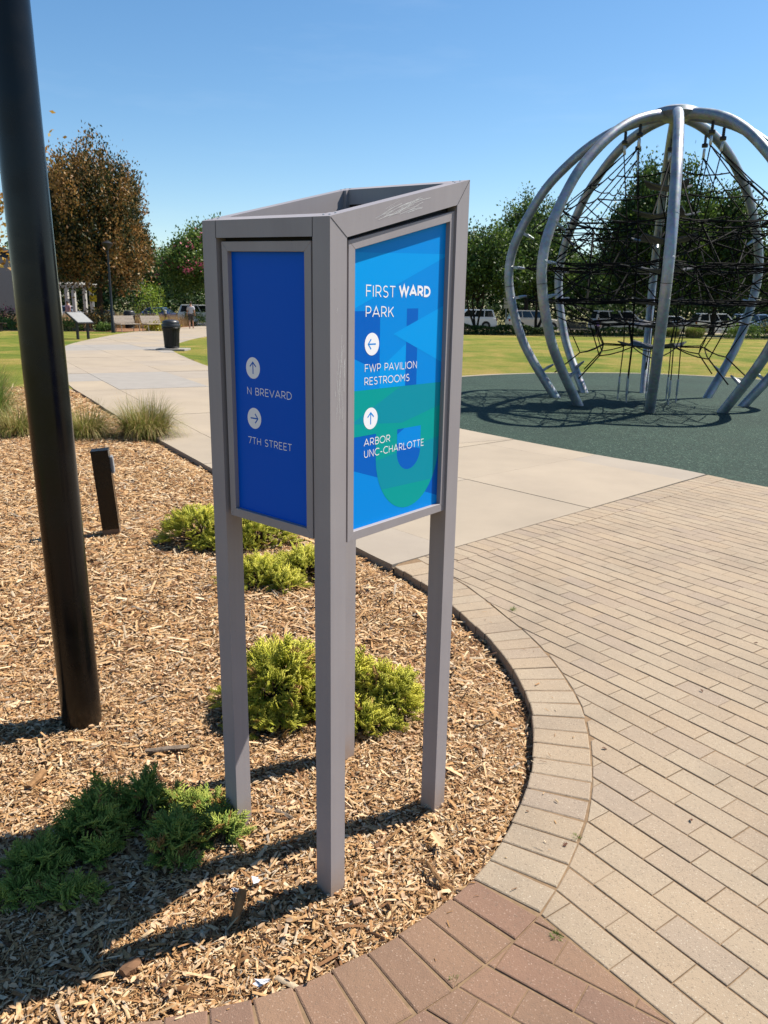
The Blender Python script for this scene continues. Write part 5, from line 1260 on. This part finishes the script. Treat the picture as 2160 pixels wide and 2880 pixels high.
# ------------------------------------------------------------------ parked cars
m_glass = plain('car_glass', lin(30, 36, 44), 0.08, 0, 0.1, 2, 0, 0.8); m_tyre = plain('tyre', lin(28, 28, 30), 0.85); m_rim = plain('rim', lin(160, 164, 168), 0.35, 0.7); m_lampc = plain('headlamp', lin(214, 220, 226), 0.15); m_tail = plain('tail_lamp', lin(150, 24, 22), 0.25); m_trim = plain('black_trim', lin(26, 26, 28), 0.6)
def paint(name, col):
    col = tuple(min(0.8, c / ALB * 1.15) for c in col[:3]) + (1.0,)
    n = NT(name); n.b.inputs['Coat Weight'].default_value = 0.6; n.b.inputs['Coat Roughness'].default_value = 0.08
    return n.set(col, 0.4, 0.1, 0.5)
KIND = {   # length, width, body outline (x, z), glasshouse outline (belt rear, belt front, roof front, roof rear), belt, roof
 'suv': (4.75, 1.86, [(-2.35, 0.34), (-2.38, 0.62), (-2.30, 1.02), (1.02, 1.06), (2.02, 0.97), (2.32, 0.78), (2.36, 0.42), (2.25, 0.28), (-2.2, 0.28)], (-2.24, 1.12, 0.30, -1.98), 1.03, 1.72),
 'sedan': (4.7, 1.80, [(-2.30, 0.36), (-2.34, 0.66), (-2.25, 0.93), (-1.5, 0.97), (1.0, 0.92), (2.0, 0.78), (2.30, 0.62), (2.33, 0.36), (2.2, 0.22), (-2.2, 0.22)], (-1.75, 1.10, 0.28, -0.98), 0.93, 1.43),
 'van': (5.1, 1.95, [(-2.50, 0.34), (-2.54, 0.70), (-2.46, 1.04), (1.55, 1.08), (2.30, 0.92), (2.52, 0.72), (2.54, 0.40), (2.4, 0.26), (-2.4, 0.26)], (-2.40, 1.62, 0.72, -2.22), 1.05, 1.80)}
def car(kind, label, loc, rz, mat, group='cars parked along the street'):
    L, W, body, (bx0, bx1, rx1, rx0), zb_, zr = KIND[kind]; t = thing('parked_car', label, 'car', loc, rz, group)
    mb = MB(); mb.prism([(a, b) for a, b in body][::-1], -W / 2, W / 2, lambda a, b, h: (a, -h, b)); 
    mb.build('body', mat, t, smooth=True, bevel=0.07, seg=3)
    wb, wr = W / 2 - 0.05, W / 2 - 0.20
    mb = MB(); mb.add([(bx0, -wb, zb_ - 0.06), (bx1, -wb, zb_ - 0.06), (bx1, wb, zb_ - 0.06), (bx0, wb, zb_ - 0.06), (rx0, -wr, zr), (rx1, -wr, zr), (rx1, wr, zr), (rx0, wr, zr)], [(3, 2, 1, 0), (4, 5, 6, 7), (0, 1, 5, 4), (1, 2, 6, 5), (2, 3, 7, 6), (3, 0, 4, 7)])
    mb.build('cabin', mat, t, smooth=True, bevel=0.05, seg=2)
    def pt(u, v, sgn, off):                              # u along belt 0..1, v from belt to roof
        x0 = bx0 + (rx0 - bx0) * v; x1 = bx1 + (rx1 - bx1) * v; y = (wb + (wr - wb) * v + off) * sgn; return (x0 + (x1 - x0) * u, y, zb_ - 0.06 + (zr - zb_ + 0.06) * v)
    segs = ((0.05, 0.30), (0.325, 0.60), (0.625, 0.95)) if kind != 'sedan' else ((0.08, 0.20), (0.22, 0.55), (0.575, 0.93))
    for sgn in (-1, 1):
        for u0, u1 in segs:
            V = [pt(u0, 0.17, sgn, 0.004), pt(u1, 0.17, sgn, 0.004), pt(u1, 0.88, sgn, 0.004), pt(u0, 0.88, sgn, 0.004)]
            mb = MB(); mb.add(V, [(0, 1, 2, 3) if sgn < 0 else (3, 2, 1, 0)]); mb.build('side_window', m_glass, t)
    for xb, xr, nm, sg in ((bx1, rx1, 'windscreen', 1), (bx0, rx0, 'rear_window', -1)):
        V = []
        for v, k in ((0.16, 0.90), (0.90, 0.90)):
            x = xb + (xr - xb) * v + 0.006 * sg; y = (wb + (wr - wb) * v) * k; z = zb_ - 0.06 + (zr - zb_ + 0.06) * v; V += [(x, -y, z), (x, y, z)]
        mb = MB(); mb.add(V, [(0, 1, 3, 2)]); mb.build(nm, m_glass, t)
    for x in (-L * 0.29, L * 0.305):
        for sgn in (-1, 1):
            a = MB(); a.tube([(x, sgn * (W / 2 - 0.10), 0.345), (x, sgn * (W / 2 + 0.004), 0.345)], 0.40, 24); a.build('wheel_arch', m_trim, t)
            a = MB(); a.tube([(x, sgn * (W / 2 - 0.2), 0.33), (x, sgn * (W / 2 - 0.02), 0.33), (x, sgn * (W / 2 + 0.014), 0.33)], [0.34, 0.34, 0.31], 24); wo = a.build('wheel', m_tyre, t, smooth=True)
            a = MB(); a.tube([(x, sgn * (W / 2 + 0.005), 0.33), (x, sgn * (W / 2 + 0.018), 0.33)], [0.225, 0.20], 20); a.build('rim', m_rim, wo)
    for sgn in (-1, 1):
        mb = MB(); mb.box((L / 2 - 0.16, sgn * (W / 2 - 0.24), body[4][1] - 0.16), (0.30, 0.40, 0.14)); mb.build('headlight', m_lampc, t, bevel=0.03)
        mb = MB(); mb.box((-L / 2 + 0.06, sgn * (W / 2 - 0.16), 0.88), (0.12, 0.26, 0.24)); mb.build('tail_light', m_tail, t, bevel=0.03)
        mb = MB(); mb.box((bx1 - 0.35, sgn * (W / 2 + 0.06), zb_ + 0.05), (0.12, 0.2, 0.14)); mb.build('mirror', mat, t, bevel=0.03)
    return t
pw = paint('car_white', lin(220, 222, 224)); ps = paint('car_silver', lin(166, 172, 180)); pbk = paint('car_black', lin(30, 32, 36)); pbl = paint('car_blue', lin(66, 96, 150)); pbg = paint('car_beige', lin(190, 184, 176))
Z0 = -0.10
car('suv', 'white car seen just right of the sign edge', (7.2, 70.2, Z0), R_(184), pw)
car('suv', 'pale beige crossover behind the left ribs of the globe', (12.9, 69.9, Z0), R_(3), pbg)
car('van', 'long silver van behind the middle of the globe', (20.4, 69.7, Z0), R_(2), ps)
car('sedan', 'white sedan behind the front globe rib', (25.9, 71.6, Z0), R_(-2), pw)
car('suv', 'white wagon with dark side windows right of the front globe rib', (29.0, 69.5, Z0), R_(2), pw)
car('suv', 'pale blue grey car at the right end of the parked row', (33.4, 71.5, Z0), R_(2), paint('car_paleblue', lin(176, 190, 210)))
car('sedan', 'blue car partly hidden behind the lime shrub', (-20.6, 70.2, Z0), R_(178), pbl)
car('suv', 'white car beyond the walking man', (-16.0, 70.0, Z0), R_(2), pw)
car('sedan', 'silver car behind the white arbor posts', (-28.3, 70.2, Z0), R_(4), ps)
# small street sign by the parked row
ss = thing('street_sign', 'small white street sign on a pole left of the globe', 'sign', (9.9, 66.5, 0))
mb = MB(); mb.tube([(0, 0, -0.1), (0, 0, 2.7)], 0.03, 8); mb.build('pole', m_galv, ss); mb = MB(); mb.box((0, -0.04, 2.4), (0.42, 0.02, 0.58)); mb.build('plate', m_white, ss); mb = MB(); mb.box((0, -0.04, 1.9), (0.42, 0.02, 0.3)); mb.build('plate', m_white, ss)

# ------------------------------------------------------------------ small litter and weeds
def chunk(name, label, cat, loc, size, rz, mat, tilt=0.0, group=None):
    mb = MB(); n_ = 7; r = random.Random(int(loc[0] * 1000))
    rings = []
    for i in range(5):
        t = i / 4 - 0.5; k_ = 0.75 + 0.25 * math.cos(t * 2.6); rings.append([(t * size[0], size[1] / 2 * k_ * math.cos(6.283 * j / n_) * r.uniform(0.75, 1.15), size[2] / 2 * k_ * math.sin(6.283 * j / n_) * r.uniform(0.75, 1.15)) for j in range(n_)])
    V = [p for g_ in rings for p in g_]; F_ = [(i * n_ + j, (i + 1) * n_ + j, (i + 1) * n_ + (j + 1) % n_, i * n_ + (j + 1) % n_) for i in range(4) for j in range(n_)] + [tuple(range(n_)), tuple(range(5 * n_ - 1, 4 * n_ - 1, -1))]
    mb.add(V, F_); o = mb.build(name, mat, None, loc=loc); o.rotation_euler = (0, tilt, rz); return tag(o, label, cat, group)
m_oldwood = plain('weathered_wood', lin(146, 112, 78), 0.9, 0, 0.35, 40, 0.9, 0.1, 120); m_greywood = plain('grey_bark', lin(128, 114, 100), 0.9, 0, 0.35, 40, 0.9, 0.1, 120)
chunk('wood_chunk', 'upright split wood chunk in the shadow left of the front leg', 'wood', (-0.383, 1.775, 0.018), (0.085, 0.030, 0.026), R_(70), m_oldwood, R_(-55))
chunk('wood_chunk', 'long flat bark strip lying right of the lamp pole', 'wood', (-0.80, 2.57, 0.004), (0.16, 0.028, 0.014), R_(12), m_greywood)
chunk('wood_chunk', 'dark wood stick by the brown bricks near the right leg', 'wood', (0.17, 1.93, 0.004), (0.09, 0.016, 0.014), R_(-60), m_oldwood, R_(8))
chunk('wood_chunk', 'grey wood strip on the mulch between the left and front sign legs', 'wood', (-0.33, 2.21, 0.0), (0.11, 0.020, 0.014), R_(-35), m_greywood)
chunk('wood_chunk', 'pale log end left of the dark green juniper', 'wood', (-1.20, 2.36, 0.006), (0.10, 0.03, 0.026), R_(85), m_oldwood)
chunk('stone', 'small round tan stone in front of the front leg', 'stone', (-0.057, 1.815, 0.004), (0.026, 0.024, 0.02), 0.4, plain('tan_stone', lin(176, 140, 108), 0.8))
chunk('stone', 'brown stone in the shadow edge at the lower left', 'stone', (-0.62, 1.58, 0.002), (0.05, 0.04, 0.03), 1.0, plain('brown_stone', lin(122, 88, 60), 0.9, 0, 0.3, 40, 0.6))
m_paper = plain('white_paper', lin(226, 226, 230), 0.8)
for i, (x, y, lb) in enumerate([(-0.356, 1.877, 'crumpled white paper scrap left of the front leg'), (-0.398, 1.838, 'stringy white paper scrap beside the wood chunk'), (-0.283, 1.53, 'white paper scrap near the brown bricks')]):
    r = random.Random(i); mb = MB(); pts = [Vector((r.uniform(-.022, .022), r.uniform(-.014, .014), r.uniform(0.006, 0.02))) for _ in range(9)]
    mb.add(pts, [(0, 1, 2), (2, 3, 4), (4, 5, 0), (0, 2, 4), (5, 6, 7), (7, 8, 5), (1, 6, 3), (3, 8, 2)]); tag(mb.build('paper_scrap', m_paper, None, loc=(x, y, 0.0)), lb, 'litter', 'white paper scraps')
def lobed_leaf(label, loc, rz, s, mat):
    out = [(0, -0.5), (0.06, -0.3), (0.2, -0.32), (0.1, -0.15), (0.36, -0.1), (0.14, 0.03), (0.34, 0.2), (0.12, 0.2), (0.14, 0.42), (0, 0.5)]; P_ = out + [(-x, y) for x, y in out[-2:0:-1]]
    mb = MB(); n_ = len(P_); mb.add([(x * s, y * s, 0.008 * abs(x) * 2 + 0.004 * y) for x, y in P_] + [(0, 0, 0)], [(i, (i + 1) % n_, n_) for i in range(n_)]); o = mb.build('fallen_leaf', mat, None, loc=loc); o.rotation_euler = (0.1, 0.1, rz)
    return tag(o, label, 'leaf', 'fallen leaves')
lobed_leaf('pale lobed oak leaf lying on the mulch near the right leg', (0.186, 2.066, 0.012), 0.5, 0.075, plain('pale_leaf', lin(214, 178, 132), 0.8))
m_rl = plain('red_leaf', lin(112, 70, 48), 0.8)
for x, y, lb in ((1.9, 3.62, 'small dark red leaf far out on the tan bricks'), (1.03, 2.20, 'small brown leaf on the tan bricks by the edging'), (0.86, 2.62, 'tiny reddish leaf on the tan bricks beside the edging'), (1.42, 3.1, 'small rusty leaf on the middle of the tan bricks'), (0.584, 2.066, 'pale scrap of leaf on the edging joint')):
    lobed_leaf(lb, (x, y, 0.0035), x * 9, 0.022, m_rl)
for x, y, n_, h, lb in ((0.73, 4.02, 26, 0.05, 'small green weed in the edging joint farthest from the camera'), (0.478, 1.704, 30, 0.028, 'small mossy weed between brown and tan bricks'), (0.195, 1.560, 20, 0.02, 'tiny weed between the brown edging bricks'), (0.63, 2.108, 24, 0.022, 'tiny weed in the joint beside the tan edging')):
    V, F_ = blades(n_ * 2, 0.012, h * 0.6, 1.5, 0.0013, 3); o = link('weed', mesh_np('weed', V, [F_]), m_gr2, None, (x, y, -0.004)); tag(o, lb, 'weed', 'weeds in the paving joints')
